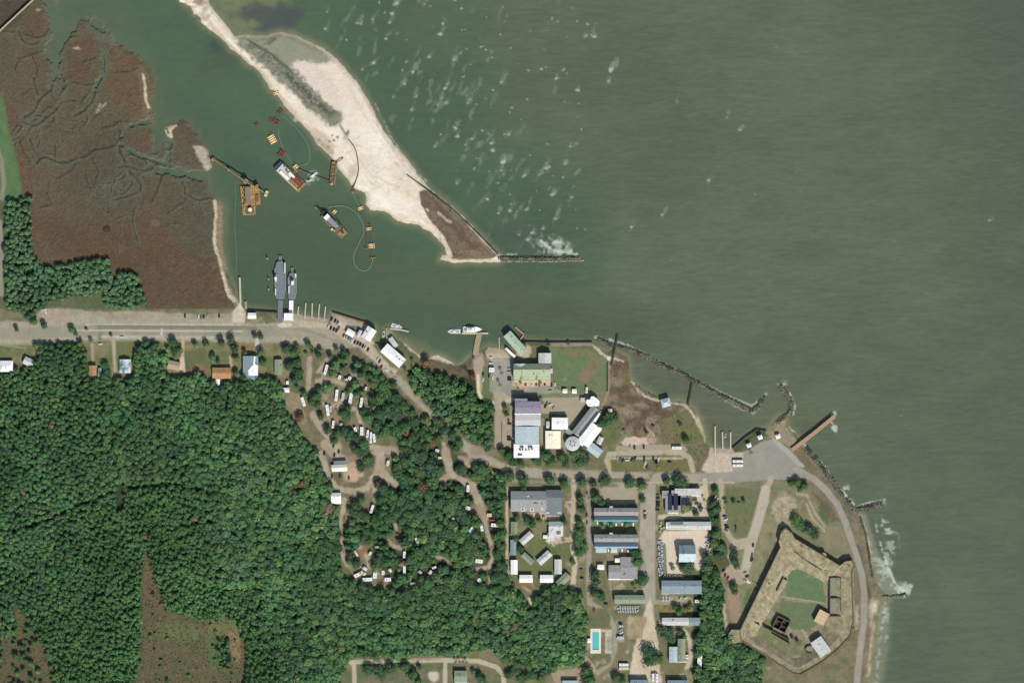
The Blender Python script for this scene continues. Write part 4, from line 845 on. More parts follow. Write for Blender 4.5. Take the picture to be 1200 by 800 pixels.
def long_aq():
    t = thing('aquarium_building', 690, 497, 0, 'aquarium of a round white hut, long grey gallery and white hall, set diagonally', 'aquarium', HP)
    L_ = lambda x, y: (x-690, 497-y)
    def w_(cx, cy, w, d, h, rot): c = L_(cx, cy); MB().box(*c, -.3, w, d, h+.3, rot).build('wall', WALL, t)
    c = L_(686,493); w_(686,493,39,8.5,6,52); MB().gable(*c, 6, 40, 10, 1.0, 'x', 52).build('gallery_roof', RM['grey'], t)
    c = L_(690,496.5); w_(690,496.5,34,3,7,52); MB().box(*c, 7, 34, 3, .4, 52).build('gallery_strip', RM['dark'], t)
    c = L_(694.5,470); w_(694.5,470,7,7,6,0); MB().prism([(c[0]+x, c[1]+y) for x, y in ((-8,-2),(-5,-6),(3,-6.5),(7.5,-5),(8,0),(5,3),(1,6),(-2,5.5),(-3,2),(-7,2))], 6, 6.5).build('domed_roof', RM['white'], t)
    c = L_(691,509); w_(691,509,26,14,5.5,52); MB().gable(*c, 5.5, 27, 15, .8, 'x', 52).build('hall_roof', RM['white'], t)
    c = L_(701,501); MB().box(*c, 0, 8, 7, 5.8, 52).build('annexe', RM['white'], t); c = L_(683,517); MB().box(*c, 0, 10, 6, 5.4, 52).build('annexe', RM['white'], t); c = L_(698,488); MB().box(*c, 0, 12, 6, 5.2, 60).build('annexe', RM['white'], t)
    c = L_(696,491); MB().box(*c, 0, 8, 5, 5, 52).build('annexe', RM['pale'], t)
    c = L_(697,527); w_(697,527,16,10,4,-38); MB().gable(*c, 4, 17, 11, 1.2, 'x', -38).build('porch_roof', RM['pblue'], t)
    c = L_(703,516); w_(703,516,5,8,3.5,-25); MB().gable(*c, 3.5, 6, 9, .8, 'y', -25).build('side_roof', RM['pale'], t)
    c = L_(671,519.5); MB().cyl(*c, -.3, 7.6, 6.8, 28).build('rotunda_wall', WALL, t); r = MB().cyl(*c, 6.5, 8.6, .9, 28, 0, 4.5); r.build('rotunda_roof', RM['pale'], t)
    k = 0
    for a in (20, 80, 140, 200, 260, 320): unit(t, c[0]+3*math.cos(R(a)), c[1]+3*math.sin(R(a)), 7.4, 1.3, 1.3, .7, a, mat('unit_brown', (150,128,108)))
    c = L_(667,506); MB().box(*c, 0, 6, 9, 4, 52).build('annexe', RM['grey'], t)
long_aq()
# beach side
def shel(t, h): MB().prism([(-5,-6),(5,-6),(6,0),(0,5),(-6,2)], h-.3, h).build('deck_roof', RM['white'], t)
house(780,471.5,11,10,15,'pblue','white and pale blue seaside shelter at the point of the scrubland', h=4.5, rh=2.2, hip=4.5, name='shelter', cat='shelter')
for x, y, l in ((877.5,521.5,'western of two small white-roofed picnic pavilions on the green spit'), (890.5,512,'eastern of two small white-roofed picnic pavilions on the green spit'), (911.5,511,'small white kiosk at the tip of the big car park')):
    house(x,y,5.5,5,20,'white', l, h=3, rh=1.4, hip=2.6, name='pavilion', cat='pavilion', group='white shore pavilions')
# large grey complex
def cx1(t, h):
    addroof(t, 'east_roof', 'mgrey', 29.5, -1.5, h-.2, 19, 30, 2.4, 'x', off=6); addroof(t, 'south_wing_roof', 'pale', 22, -9, h+.2, 4.5, 11, .3, 'x', kind='flat', walls=False); addroof(t, 'south_wing_roof', 'pale', 36, -9, h+.2, 5, 11, .3, kind='flat', walls=False)
    addroof(t, 'porch_roof', 'pale', 15.5, -1, h+.3, 7, 18, 1, 'y'); addroof(t, 'dormer_roof', 'pale', -1, 4, h+1.2, 6, 6, 1, 'y', walls=False)
    for x_, y_ in ((-7,-9.5), (4,-9.5)): unit(t, x_, y_, h+.3, 4.4, 4, 1.2)
    unit(t, 8, -1, h+2, 5, 3, .6, m=RM['dark'])
house(619.5,587,42,24,0,'grey','wide grey-roofed complex with several gables south of the main road', h=4.5, rh=3, off=2, extra=cx1, name='school_building', cat='building')
def bg(t, h): addroof(t, 'porch_roof', 'pale', -6, -9, 2.6, 8, 9, .4); unit(t, 3, -3, h+1.2, 5, 5, .5, m=RM['mgrey']); addroof(t, 'porch_roof', 'cream', -12, -8.5, 2.4, 6, 4, .3)
house(651.5,620,17,19,0,'pale','square grey-roofed house with messy pale terraces above the cabins', h=4.5, rh=2.4, off=4, extra=bg, group=HP)
# fan of cabins
CB = 'metal-roofed cabins round the lawn'
for x, y, w, d, r_, rf, l in ((602.5,619,8,16.5,0,'dgreen','green-grey cabin at the north-west, beside the sandy lane'), (617,630,17,8,42,'pale','slanting pale cabin north-west on the lawn, rising to the north-east'),
    (601.5,641,7,18,0,'bluegrey','narrow blue-grey cabin beside the sandy lane under a tree'), (618.5,654,16,7,-42,'ggreen','slanting grey cabin falling to the south-east in the lawn centre'), (638,653,18,8.5,42,'pale','slanting pale cabin rising to the north-east in the lawn centre'),
    (654,663.5,8.5,17.5,0,'pale','upright pale cabin at the east side of the lawn'), (602.5,664,8,17,0,'white','bright white upright cabin at the foot of the sandy lane'), (616.5,677.5,15.5,9,0,'white','bright white cabin, western of the bottom pair'),
    (640.5,677.5,15.5,9,0,'white','bright white cabin, eastern of the bottom pair'), (660,679,18,9.5,45,'ggreen','slanting grey-green cabin at the south-east corner by the trees')):
    house(x,y,w,d,r_,rf,l,h=3.6,rh=1.1,ridge='x' if w > d else 'y',name='cabin',cat='cabin',group=CB)
# terraces
def terr(trim, d2):
    def f(t, h):
        addroof(t, 'front_roof', 'dark', 0, -7.4, h-.6, 51, 4.6, .5, kind='shed', walls=False); addroof(t, 'trim_roof', trim, 0, -10.6, h-1.4, 51, 2.2, .3, kind='shed')
        addroof(t, 'porch_roof', 'pale', -6, 5.0, h-.2, 4, 3, .3, kind='flat')
        for x_ in (-22,-15,-9,0,7,14,20):
            MB().box(x_, -13.5-rng.uniform(0,2), 0, 1.4, 3.4, 1.2).build('patio_wall', RM['white'], t)
    return f
house(722,599,52,9,0,'grey','long two-storey terrace with teal front trim', h=8, rh=1.4, extra=terr('teal',0), name='motel_block', cat='motel')
house(722,630,52,9,0,'grey','long two-storey terrace with blue front trim', h=8, rh=1.4, extra=terr('blue',0), name='motel_block', cat='motel')
house(704,664,8,6,0,'white','tiny white-roofed shed south of the blue-trimmed terrace', h=3, rh=.5, name='shed', cat='shed')
house(719.5,643.5,7.5,7.5,0,'pale','square pale hut against the blue-trimmed terrace', h=3.4, rh=.6, name='hut', cat='hut')
house(704.5,643,13,8,0,'pblue','cluttered pale blue porch roof below the blue-trimmed terrace', h=3, rh=.4, name='porch_building', cat='hut')
def rst(t, h): addroof(t, 'west_roof', 'grey', -15, -4.5, h-.3, 18, 16, 1.2, 'x'); addroof(t, 'gutter_roof', 'white', -4, -13.2, 2.8, 40, 1.4, .2, kind='flat'); addroof(t, 'porch_roof', 'cream', -13, 9, 3, 7, 5, .4)
house(737,665,20,26,0,'grey','L-shaped plain grey roof beside the wide sandy street', h=4.5, rh=1.0, extra=rst, name='restaurant_building', cat='building')
def bb(t, h): addroof(t, 'east_roof', 'pale', 12.5, -2.4, h+.3, 9, 3, .3, kind='flat', walls=False)
house(738,701.5,36,10,0,'ggreen','long grey-green roof facing the fenced boat yard', h=5, rh=1.2, extra=bb, name='boat_store', cat='building')
# solar roofed building, marina sheds
SOL = mat('solar_glass', (50,56,72), .3, .04, 1, .5)
def sol(t, h):
    for x_ in (-10.5,-3.8): MB().box(x_, -4.5, h+.4, 5, 19, .35).build('solar_panel', SOL, t)
    addroof(t, 'south_wing_roof', 'grey', -7, -7, h, 18, 20, .3, kind='flat'); addroof(t, 'gutter_roof', 'white', -7, -17.2, h-.4, 12, 1.6, .2, kind='flat', walls=False); MB().box(7.5,-4,h+.35,10,9,.3).build('solar_panel', SOL, t)
    addroof(t, 'north_roof', 'pale', 10, 7, h+.2, 30, 8, .3, kind='flat'); addroof(t, 'gutter_roof', 'white', 20, 3, h-.4, 11, 1.6, .2, kind='flat', walls=False); addroof(t, 'west_roof', 'grey', -16, 4, h-.5, 8, 9, .3, kind='flat')
house(795.5,583,18,18,0,'grey','flat grey building with dark solar panels near the corner of the main road', h=5, kind='flat', extra=sol, name='office_building', cat='building')
def msh(t, h): addroof(t, 'dark_roof', 'mgrey', -15, 1, h+.4, 15, 8, .4, walls=False); addroof(t, 'west_roof', 'white', -25, 0, h-1, 5, 8, .3)
house(808,615.5,50,9.5,0,'pale','long pale marina shed above the pink sandy yard', h=5, rh=1.0, extra=msh, name='marina_shed', cat='shed')
house(805,648,19.5,20,0,'pblue','marina office, half dark and half pale blue roof, in the pink sandy yard', h=6, rh=6.5, name='marina_office', cat='building')
house(798.5,687,47,15,0,'bluegrey','long blue-grey marina shed with a bright south edge', h=5.5, rh=1.6, off=1, extra=lambda t, h: addroof(t, 'gutter_roof', 'pblue', 0, -6.8, h-.3, 47, 2.6, .3, kind='flat', walls=False), name='marina_shed', cat='shed')
house(798,727.5,45,9,0,'pale','long pale shed with a blue-grey east end, in front of the trees', h=5, rh=.8, extra=lambda t, h: addroof(t, 'east_roof', 'bluegrey', 16, 0, h+.6, 13, 9.1, .6, walls=False), name='boat_store', cat='shed')
def gg(t, h): addroof(t, 'west_roof', 'pblue', -9, -5, h-1, 11, 18, 1.2, 'y'); addroof(t, 'gutter_roof', 'white', -4, -13.6, h-1, 20, 1.2, .2, kind='flat', walls=False); unit(t, 6.4, -8, 0, 3, 5, 3); [unit(t, -12+3*i, -1+(i % 2)*3, h-.2, 1.6, 1, .6) for i in range(3)]
house(798.5,761,9,27,0,'ggreen','grey-green gabled house with a pale blue wing inside the sandy loop', h=5.5, rh=1.6, ridge='y', extra=gg)
house(749,799.5,21,8,0,'bluegrey','blue-grey roof cut by the lower frame edge beside white trailers', h=5, rh=.8, name='shed', cat='shed')
house(794,800,24,8,0,'bluegrey','blue-grey roof at the lower frame edge below the sandy loop', h=5, rh=.8, name='shed', cat='shed')
house(668,799.5,18,6,0,'pblue','pale blue roof peeking in at the lower frame edge below the woods', h=4, rh=.6, name='shed', cat='shed')
house(540,792,15,14,0,'ggreen','grey-green gabled house beside four tall palms on the bottom lane', h=4, rh=1.2)
house(541,801,16,4,0,'white','low white porch roof at the lower frame edge below the grey-green house', h=3, rh=.3, name='shed', cat='shed')
house(690.5,750,4,5,0,'white','little white pump shed on the west side of the pool', h=2.5, rh=.4, name='shed', cat='shed')
# pool
pt = thing('swimming_pool', 698, 750.5, 0, 'rectangular turquoise swimming pool in a white deck', 'swimming pool')
dk = MB()
for a in ((-5,0,2.4,29), (5,0,2.4,29), (0,12.6,7.6,3.8), (0,-12.4,7.6,4.2)): dk.box(a[0], a[1], 0, a[2], a[3], .25)
dk.build('pool_deck', mat('pool_deck_concrete', (230,222,204)), pt)
MB().box(0, .1, -.05, 7.6, 21.4, .15).build('pool_water', mat('pool_water', (96,196,200), .08, .04, .5, .5), pt)
MB().box(0, -9.9, .11, 7.6, 1.6, .03).build('pool_step', mat('pool_tile', (60,140,160), .1), pt)
# ---------------------------------------------------------------- vehicles
PAINT = tint_mat('vehicle_paint', .35, .5); TYRE = mat('tyre_rubber', (40,40,42), .9); BOATP = tint_mat('boat_paint', .5, .4)
CARC = dict(white=(232,232,228), silver=(178,180,182), grey=(110,112,114), dark=(52,52,56), black=(34,34,38), red=(150,52,48), blue=(60,80,120), tan=(170,156,130))
def make_car():
    t = thing('parked_car', 0, 0, 0, 'x', 'car')
    b = MB().prism([(-2.3,-.75),(-2.1,-.95),(2.0,-.95),(2.35,-.6),(2.35,.6),(2.0,.95),(-2.1,.95),(-2.3,.75)], .35, .95); b.box(-.25, 0, 1.42, 1.9, 1.45, .08); b.build('body', PAINT, t)
    MB().box(-.2, 0, .95, 2.9, 1.7, .48, 0, 0, .78).build('windows', GLASS, t)
    for x in (-1.45, 1.45):
        for s_ in (-1, 1): MB().tube([(x, s_*.75, .34), (x, s_*.97, .34)], .34, 10).build('wheel', TYRE, t)
    return t
CARP = make_car(); used = [False]
def car(x, y, a, c='dark', adj=None, s=1.0):
    t = copy_tree(CARP); t.location = W(x, y, ground_z(x, y)); t.rotation_euler[2] = R(a); t.scale = (s, s, s)
    t.children[0].color = (*alb(CARC[c]), 1)
    for ch in t.children:
        if ch.name.startswith('body'): ch.color = (*alb(CARC[c]), 1)
    t['group'] = 'parked cars'; auto(t, adj or c, 'parked car', x, y)
for x, y, a, c in [(217,370,90,'dark'),(233,371,80,'white'),(236,371.5,80,'grey'),(239,371,80,'dark'),(243,370.5,75,'silver'),(257,370,90,'dark'),(52,363,20,'white'),(54,366,100,'white'),(41,375,60,'white'),(43,378,110,'silver'),(118,403,5,'white'),(143,395,0,'white'),
    (385,383,65,'white'),(388,384.5,65,'dark'),(391.5,386,65,'black'),(394.5,387.5,65,'black'),(397,384.5,65,'grey'),(389,374,60,'dark'),(393,376,60,'black'),(396,378,60,'grey'),(403,393,65,'red'),(406.5,394.5,65,'silver'),(409,396,65,'grey'),(412,398,65,'silver'),(416,401,65,'dark'),
    (419.5,402,65,'dark'),(422.5,403.5,65,'black'),(425.5,405.5,65,'dark'),(428.5,407.5,65,'white'),(431.5,409.5,65,'black'),(443,421,65,'white'),(445,423,60,'dark'),(413,400,65,'white'),
    (575.5,419,0,'white'),(575,425.5,0,'white'),(576,438.5,90,'silver'),(573,440,90,'dark'),(577.5,442,90,'white'),(597,432,0,'silver'),(596.5,436,0,'silver'),(597,445,0,'dark'),(597,442.5,0,'dark'),(566,438.5,90,'dark'),(566,445,80,'white'),(554.5,418,100,'dark'),
    (616,450,90,'red'),(623.5,451,90,'white'),(628.5,449.5,90,'dark'),(632,450.5,90,'grey'),(638.5,449.5,90,'dark'),(646.5,451,90,'dark'),(650.5,450.5,90,'white'),(645,458,0,'silver'),(659,456,90,'dark'),(634.5,447.5,90,'silver'),
    (596,493,90,'red'),(597,496.5,0,'dark'),(596.5,512,0,'dark'),(596.5,515,0,'black'),(738.5,523,85,'silver'),(743.5,524,90,'dark'),(754.5,523.5,90,'dark'),(724,536.5,90,'silver'),(727,538,60,'grey'),(730,539,60,'dark'),(735,539,0,'white'),(740.5,538,60,'dark'),(744,537,60,'dark'),
    (755,536.5,90,'dark'),(755,540,80,'grey'),(765.5,537,90,'dark'),(769.5,541,80,'black'),(771.5,538,90,'white'),(784.5,541,0,'dark'),(756.5,542.5,80,'white'),
    (771,580,0,'grey'),(771,583.5,0,'dark'),(771,588,0,'black'),(771,591,0,'dark'),(770.5,597,0,'dark'),(771,594,0,'grey'),(838.5,582,60,'silver'),(840.5,585.5,60,'white'),(841,604,30,'dark'),(840,607.5,30,'dark'),(840.5,612,30,'black'),(839.5,600,30,'dark'),
    (849,604.5,0,'dark'),(850.5,608.5,20,'white'),(851,615.5,0,'dark'),(852,617.8,0,'black'),(851,621,-20,'grey'),(862,617,90,'dark'),(862,622,90,'grey'),(882.5,638.5,80,'dark'),(881.5,650,80,'grey'),(881,653,60,'dark'),(881,656,40,'dark'),(873.5,671,20,'silver'),(875.5,675,20,'dark'),
    (873,680,-30,'silver'),(850,674,70,'red'),(853,677,60,'red'),(848,668,50,'dark'),(727,730,0,'dark'),(727.5,733,0,'white'),(727,738,30,'silver'),(728,741,30,'white'),(729,744,10,'silver'),(710,707,0,'dark'),(696,714,90,'red'),(687.5,603,85,'dark'),(688,612,80,'grey'),
    (681,667,0,'grey'),(682,677,0,'dark'),(395,613,0,'black'),(456,541,90,'white'),(389,558,90,'dark'),(398.5,557.5,90,'dark'),(391,522,80,'dark'),(380,531,80,'black'),(397,529,80,'dark'),(392,533,80,'black'),(409,560,90,'red'),
    (398,647,30,'white'),(394,643,20,'white'),(447,430,60,'red'),(453,434,-50,'white'),(459,437,-50,'tan'),(707,485,60,'red'),(703,482,0,'silver'),(639,476,70,'dark'),(645,474,30,'white'),(649,478,60,'silver'),(641,473,70,'grey')]:
    car(x, y, a, c)
bt = thing('flatbed_truck', 756, 603.5, 90, 'rusty brown flatbed truck parked alone on the wide sandy street', 'truck'); bt.name = 'flatbed_truck'
MB().box(-1, 0, .8, 6, 3, .4).build('flatbed', mat('truck_rust', (120,86,64)), bt); MB().box(3, 0, .5, 2, 2.6, 2).build('cab', RM['brick'], bt); MB().box(-1.5, .2, 1.2, 3.5, 2, 1).build('load', RM['dark'], bt)
for x in (-2.8, 2.6):
    for s_ in (-1, 1): MB().tube([(x, s_*1.1, .5), (x, s_*1.45, .5)], .5, 10).build('wheel', TYRE, bt)
# campers
def make_camper(L_, w):
    t = thing('camper_trailer', 0, 0, 0, 'x', 'camper')
    h = L_/2; MB().prism([(-h,-w/2),(h-.5,-w/2),(h,-w/2+.5),(h,w/2-.5),(h-.5,w/2),(-h,w/2)], .6, 3.0).build('body', PAINT, t)
    b = MB()
    for x in (-h*.5, h*.1, h*.6): b.box(x, w/2+.02, 1.5, 1.2, .06, .7); b.box(x, -w/2-.02, 1.5, 1.2, .06, .7)
    b.build('windows', GLASS, t)
    MB().box(-h*.35, 0, 3, 1.1, .9, .35).build('roof_unit', mat('unit_grey', (120,120,118)), t); MB().box(h*.45, .2, 3, .7, .7, .2).build('roof_vent', mat('unit_grey', (120,120,118)), t)
    for s_ in (-1, 1): MB().tube([(-.4, s_*(w/2-.3), .45), (-.4, s_*w/2, .45)], .42, 10).build('wheel', TYRE, t)
    return t
CP = {}
def camper(x, y, L_, w, a, c='white', adj=None, noun='camper trailer'):
    k = (round(L_), round(w*2))
    if k not in CP: CP[k] = make_camper(max(L_, 3), w); CP[k].name = 'camper_trailer'; t = CP[k]
    else: t = copy_tree(CP[k])
    t.location = W(x, y, ground_z(x, y)); t.rotation_euler[2] = R(a); t['group'] = 'campers and caravans'
    for ch in t.children:
        if ch.name.startswith('body'): ch.color = (*alb(dict(white=(240,240,236), cream=(224,214,180), silver=(196,200,200))[c]), 1)
    auto(t, adj or ('long ' if L_ > 10 else 'short ' if L_ < 6 else '')+c, noun, x, y)
CAMPXY = []
for q in [(382,433,12,3,75),(398,442,5,3.4,70),(410,443,4,3.6,60),(406,444.5,4,2.4,10,'cream'),(394.5,463,13.5,3.2,84),(402,464.5,9,3,80,'silver'),(411,466.5,13,3.8,80),(423.5,471.5,12,2.8,82),(355.5,470.5,11,3.4,108),(384,480.5,13,3.6,98),(387.5,479,7,2.4,90,'silver'),(390.5,497,9,2.6,84),
    (400,497,3.2,2.6,0),(416.5,503,5.5,3.2,110),(424,505,10,3.8,88),(431,508,9,2.5,84),(434.7,512.5,13,2.4,88),(438.5,513,10,3,97),(429,455,4,2.4,80),(361.5,546,5,2.4,-10,'silver'),(454.5,542.5,6,2.6,86),(436,596,10,3.2,72),(512.5,527.5,4.4,3,-20),(515.5,536,4,2.4,0),(548.5,572,8,3.2,86),
    (548.5,595,5.5,4,-10),(573.5,603,5.5,3.6,0,'cream'),(531,608,4,3.4,40,'silver'),(417.5,648,7,2,-60),(434,648,4,3,60),(442,640.5,4.5,2.6,0,'silver'),(419.5,673,9,4,25),(423.5,670.5,5,3.6,30,'cream'),(428,666,5,3.4,-40),(427,672,3.4,3,0),(430.5,678.5,11.5,4,3),
    (439.5,673,8.5,4.4,85),(449,670.5,5.4,3.6,90),(454.5,678.5,7.5,4.2,0),(457.5,668,4.4,2.8,-50),(474,649.5,8,3.2,88),(474,669.5,13,3.2,90),(489,634,9,2.8,110),(552.5,620.5,7,4.4,52),(564.5,618,8,3.2,104),(580,615,9,3.8,-5),(561.5,657,8,4.6,-8),(562,680,6.5,4,-55),(504.5,670,3.8,3,60),
    (509,664.5,5,2.6,20),(492.5,670,4,2.8,-40,'silver'),(484,683,6,2.4,10,'silver'),(793,524.6,11.5,3.4,0),(864.5,540.3,11.5,2.8,0),(864.5,545.2,11.5,2.8,0),(731,778.3,11,3.2,0),(731,782.6,11,3.2,0,'cream'),(819.8,773.5,13.5,5.4,86),(576.3,433.3,6.3,5.2,0),(765.2,793,9,3,90),(769.6,794,10,3,92),(768,789.5,4,1.6,90,'silver'),
    (817,704,6.5,3.4,0),(687.5,457,7,2.6,88),(829,681,6.5,2.4,0,'silver'),(398,543.5,3,2.4,0,'silver'),(727,746.8,8,3.4,0,'silver'),(700,694,3,2,0,'silver'),(645,589,3,2,0,'silver')]:
    camper(*q); CAMPXY.append(q[:2])
# tents
for x, y, a, c, l in ((466.5,681,20,(196,84,52),'orange tent at the woodland edge of the camp'), (576,608.5,0,(150,70,60),'dark red awning tent by the camp lane'), (560.5,674,60,(140,60,52),'dark red tent south of the lane bend')):
    t = thing('tent', x, y, a, l, 'tent', 'tents of the camp'); MB().gable(0, 0, 0, 5, 4, 2.2, 'x', 0, t=.02).build('canopy', mat('tent_%d' % c[0], c), t); MB().box(3.2, 0, 0, 1.4, 3, 1.6).build('porch', mat('tent_%d' % c[0], c), t)
# small boats
def make_boat(L_, w, kind=0):
    t = thing('small_boat', 0, 0, 0, 'x', 'boat'); h = L_/2
    out = [(-h,-w/2),(h*.35,-w/2),(h*.8,-w*.28),(h,0),(h*.8,w*.28),(h*.35,w/2),(-h,w/2)]
    MB().prism([(x*.9, y*.75) for x, y in out], -.2, .9, 0, out).build('hull', BOATP, t)
    MB().prism([(x*.82-.1, y*.72) for x, y in out], .9, .93).build('deck', mat('boat_deck', (170,172,170)), t)
    MB().box(-h*.05, 0, .93, L_*.22, w*.5, .9, 0, 0, .85).build('console', BOATP if kind else GLASS, t); MB().box(-h-.15, 0, .2, .5, .6, 1.1).build('motor', TYRE, t)
    return t
BPs = {}
def boat(x, y, L_, w, a, label=None, z=None, c=(228,230,228), adj='white', grp='boats parked on land', kind=0):
    k = (round(L_), kind)
    if k not in BPs: BPs[k] = make_boat(L_, w, kind); t = BPs[k]
    else: t = copy_tree(BPs[k])
    t.location = W(x, y, ground_z(x, y)+.3 if z is None else z); t.rotation_euler[2] = R(a)
    for ch in t.children: ch.color = (*alb(c), 1)
    t['group'] = grp
    if label: t['label'] = label
    else: auto(t, adj, 'boat', x, y)
wh = (232,234,230)
for i in range(16): boat(774+rng.uniform(-1,1), 634+i*2.55, 6, 2.0, [12,-12,20,0,-25][i % 5]+(0 if i < 9 else 35), c=[wh,(200,204,206),(150,156,162)][i % 3], adj=['white','pale grey','grey'][i % 3])
for i in range(8): boat(778.5+i*3.0, 674.3+(i % 2)*.8, 3.6, 1.8, 70 if i < 3 else 20)
for i in range(9): boat(830+rng.uniform(-.8,.8), 627+i*3.1, 6, 2.2, 5 if i % 2 else 70, c=[wh,(206,210,210)][i % 2], adj=['white','silver'][i % 2])
for i in range(8):
    boat(725.5+i*2.9, 711.5, 6, 2, 35, c=[wh,(210,214,210)][i % 2], adj=['white','silver'][i % 2]); boat(726+i*2.9, 715.5, 5.2, 1.8, 25, c=[(214,218,214),wh][i % 2], adj=['silver','white'][i % 2])
for x in (776.5,780,783.5): boat(x, 701.5, 5.5, 1.8, 90)
boat(796.5,701,4.5,1.8,60); boat(803,700,4,1.6,30); boat(774,614,6,2,80); boat(777,618,5,2,20); boat(773,622,4,1.6,60)
WB = 'boats moored on the water'
boat(449.8,391.5,9,3,88,'pale green-white motor boat moored in the narrow slip',0,(206,222,196),grp=WB); boat(849.8,510.5,5,2.6,85,'white motor boat moored between the boat ramp piers',0,wh,grp=WB)
boat(532,388.3,15,5,180,'smaller white cruiser with a pointed bow at the west of the T-shaped pier',0,wh,grp=WB,kind=1); boat(465,382.5,13,5,-15,'white yacht moored at the angled fish quay jetty',0,wh,grp=WB,kind=1)
boat(602,396,9,3,-50,'small pale boat in the dock pen beside the green boat house',0,(190,196,176),grp=WB)
# sport fishing yacht
t = thing('motor_yacht', 553, 385.8, 0, 'larger white motor yacht lying along the T-shaped pier head', 'yacht', WB, 0)
MB().prism([(-10,-2.6),(4,-2.8),(8,-1.6),(11,0),(8,1.6),(4,2.8),(-10,2.6)], -.3, 1.4, 0, [(-10.4,-3),(4,-3.2),(8.6,-2),(12,0),(8.6,2),(4,3.2),(-10.4,3)]).build('hull', RM['white'], t)
MB().box(-1.5, 0, 1.4, 10, 4.4, 2, 0, 0, .9).build('cabin', RM['white'], t); MB().box(-1.5, 0, 2.2, 10.1, 4.2, .6, 0, 0, .96).build('windows', GLASS, t); MB().box(-2, 0, 3.4, 5, 3.2, 1.2, 0, 0, .9).build('flybridge', RM['pale'], t)
MB().box(-8, 0, 1.42, 3.6, 4, .1).build('cockpit_floor', RM['grey'], t); MB().tube([(-1,0,4.4),(-1,0,9)], .12).build('mast', RM['white'], t)
# ferries
FG = mat('ferry_deck', (118,126,132), .7, .07, .4); FW = mat('ferry_white', (214,218,218)); FD = mat('ferry_hull', (64,74,84))
def ferry(x, y, L_, w, label, pil):
    t = thing('car_ferry', x, y, 90, label, 'ferry', 'car ferries at the landing', 0); h = L_/2
    out = [(-h,-w*.3),(-h*.88,-w*.46),(-h*.6,-w/2),(h*.6,-w/2),(h*.85,-w*.38),(h*.96,-w*.18),(h*.96,w*.18),(h*.85,w*.38),(h*.6,w/2),(-h*.6,w/2),(-h*.88,w*.46),(-h,w*.3)]
    MB().prism([(a*.97, b*.93) for a, b in out], -.5, 1.8, 0, out).build('hull', FD, t); MB().prism([(a*.97, b*.94) for a, b in out], 1.8, 1.9).build('deck', FG, t)
    MB().box(h+1.6, 0, 1.0, 6.5, w*.3, .35).build('bow_ramp', FG, t); MB().box(-h-1.4, 0, 1.0, 5, w*.32, .35).build('stern_ramp', RM['mgrey'], t)
    r = MB()
    for s_ in (-1, 1): r.box(0, s_*w*.47, 1.9, L_*.56, .3, 1.1)
    r.build('bulwark', FW, t)
    for s_ in pil:
        MB().box(s_[0], s_[1]*w, 1.9, s_[2], s_[3]*w, s_[4]).build('superstructure', FW, t)
    px, py_ = pil[0][0], pil[0][1]*w
    MB().box(px, py_, 1.9+pil[0][4], 3, 2.6, 2.3).build('pilothouse', RM['white'], t); MB().tube([(px, py_, 4), (px, py_, 13)], .12).build('mast', RM['white'], t)
    p = MB()
    for k in range(-3, 4): p.box(k*L_*.09, 0, 1.901, .25, w*.7, .02)
    p.build('lane_marks', RM['grey'], t)
    return t
ferry(328.5,328,47,13,'longer grey car ferry moored on the west side of the landing',[(2,.40,8,.16,3.2),(14,-.42,12,.12,2.4),(-14,.42,8,.1,2)])
ferry(342.5,335,33,10,'shorter grey car ferry moored against the longer one, on its east side',[(4,-.05,6,.3,3.2),(12,-.4,5,.2,2.2),(-4,.38,8,.14,2.2)])
# ---------------------------------------------------------------- dredging fleet
YEL = mat('yellow_barge', (186,158,90), .8, .12, .8, c2=(140,112,66), mix=3); BRN = mat('rusty_deck', (132,112,90), .8, .12, .8, c2=(100,86,74), mix=3); ORA = mat('orange_paint', (200,122,58), .6, .08); RUS = mat('rust_red', (128,72,58), .8, .1); TANB = mat('tan_barge', (174,148,104), .8, .12, .8, c2=(132,106,76), mix=3)
t = thing('dredge_barge', 291.5, 235, 4, 'broad yellow dredging barge with a long tan crane boom', 'barge', 'dredging vessels', 0)
MB().prism([(-8,-17),(7,-17),(8,17),(-9,17)], -.5, 1.6).build('hull', YEL, t); MB().prism([(-5,-16),(6,-16),(5.5,-6),(-4.8,-6)], 1.6, 1.75).build('aft_deck', BRN, t); MB().box(-.5, 6, 1.6, 6, 20, 2.6, 0).build('winch_house', mat('barge_mauve', (136,120,112)), t)
MB().prism([(8,-6),(14,-6),(13.4,13),(8,15)], -.5, 2.2).build('side_pontoon', YEL, t); MB().box(10.6, 2, 2.2, 3.4, 8, 1.2).build('pontoon_hatch', BRN, t); MB().cyl(1, -11, 1.7, 2.4, 3, 14).build('crane_turntable', mat('unit_white', (232,230,222)), t); MB().box(-5.5, -7, 1.6, 2, 6, 2).build('deck_house', YEL, t)
for k in range(7): MB().box(-5.8+(k % 2)*1.2, -3+k*3, 1.6, 1.2, 1, 1.4).build('winch', mat('winch_dark', (70,56,40)), t)
def wx(px, py, z): return (px-291.5, 235-py, z)
c4, s4 = math.cos(R(-4)), math.sin(R(-4))
def lc_(px, py, z): a, b, _ = wx(px, py, z); return (a*c4-b*s4, a*s4+b*c4, z)
MB().tube([lc_(249,186,3), lc_(270,200,5), lc_(288,213,7)], [.5,.8,.9], 8).build('crane_boom', TANB, t); MB().box(*lc_(288,213,2)[:2], 0, 4, 6, 7, -30).build('boom_gantry', TANB, t); MB().tube([lc_(288,213,5), lc_(301,220,5), lc_(313,228,2)], [.7,.8,.5], 8).build('counter_boom', TANB, t)
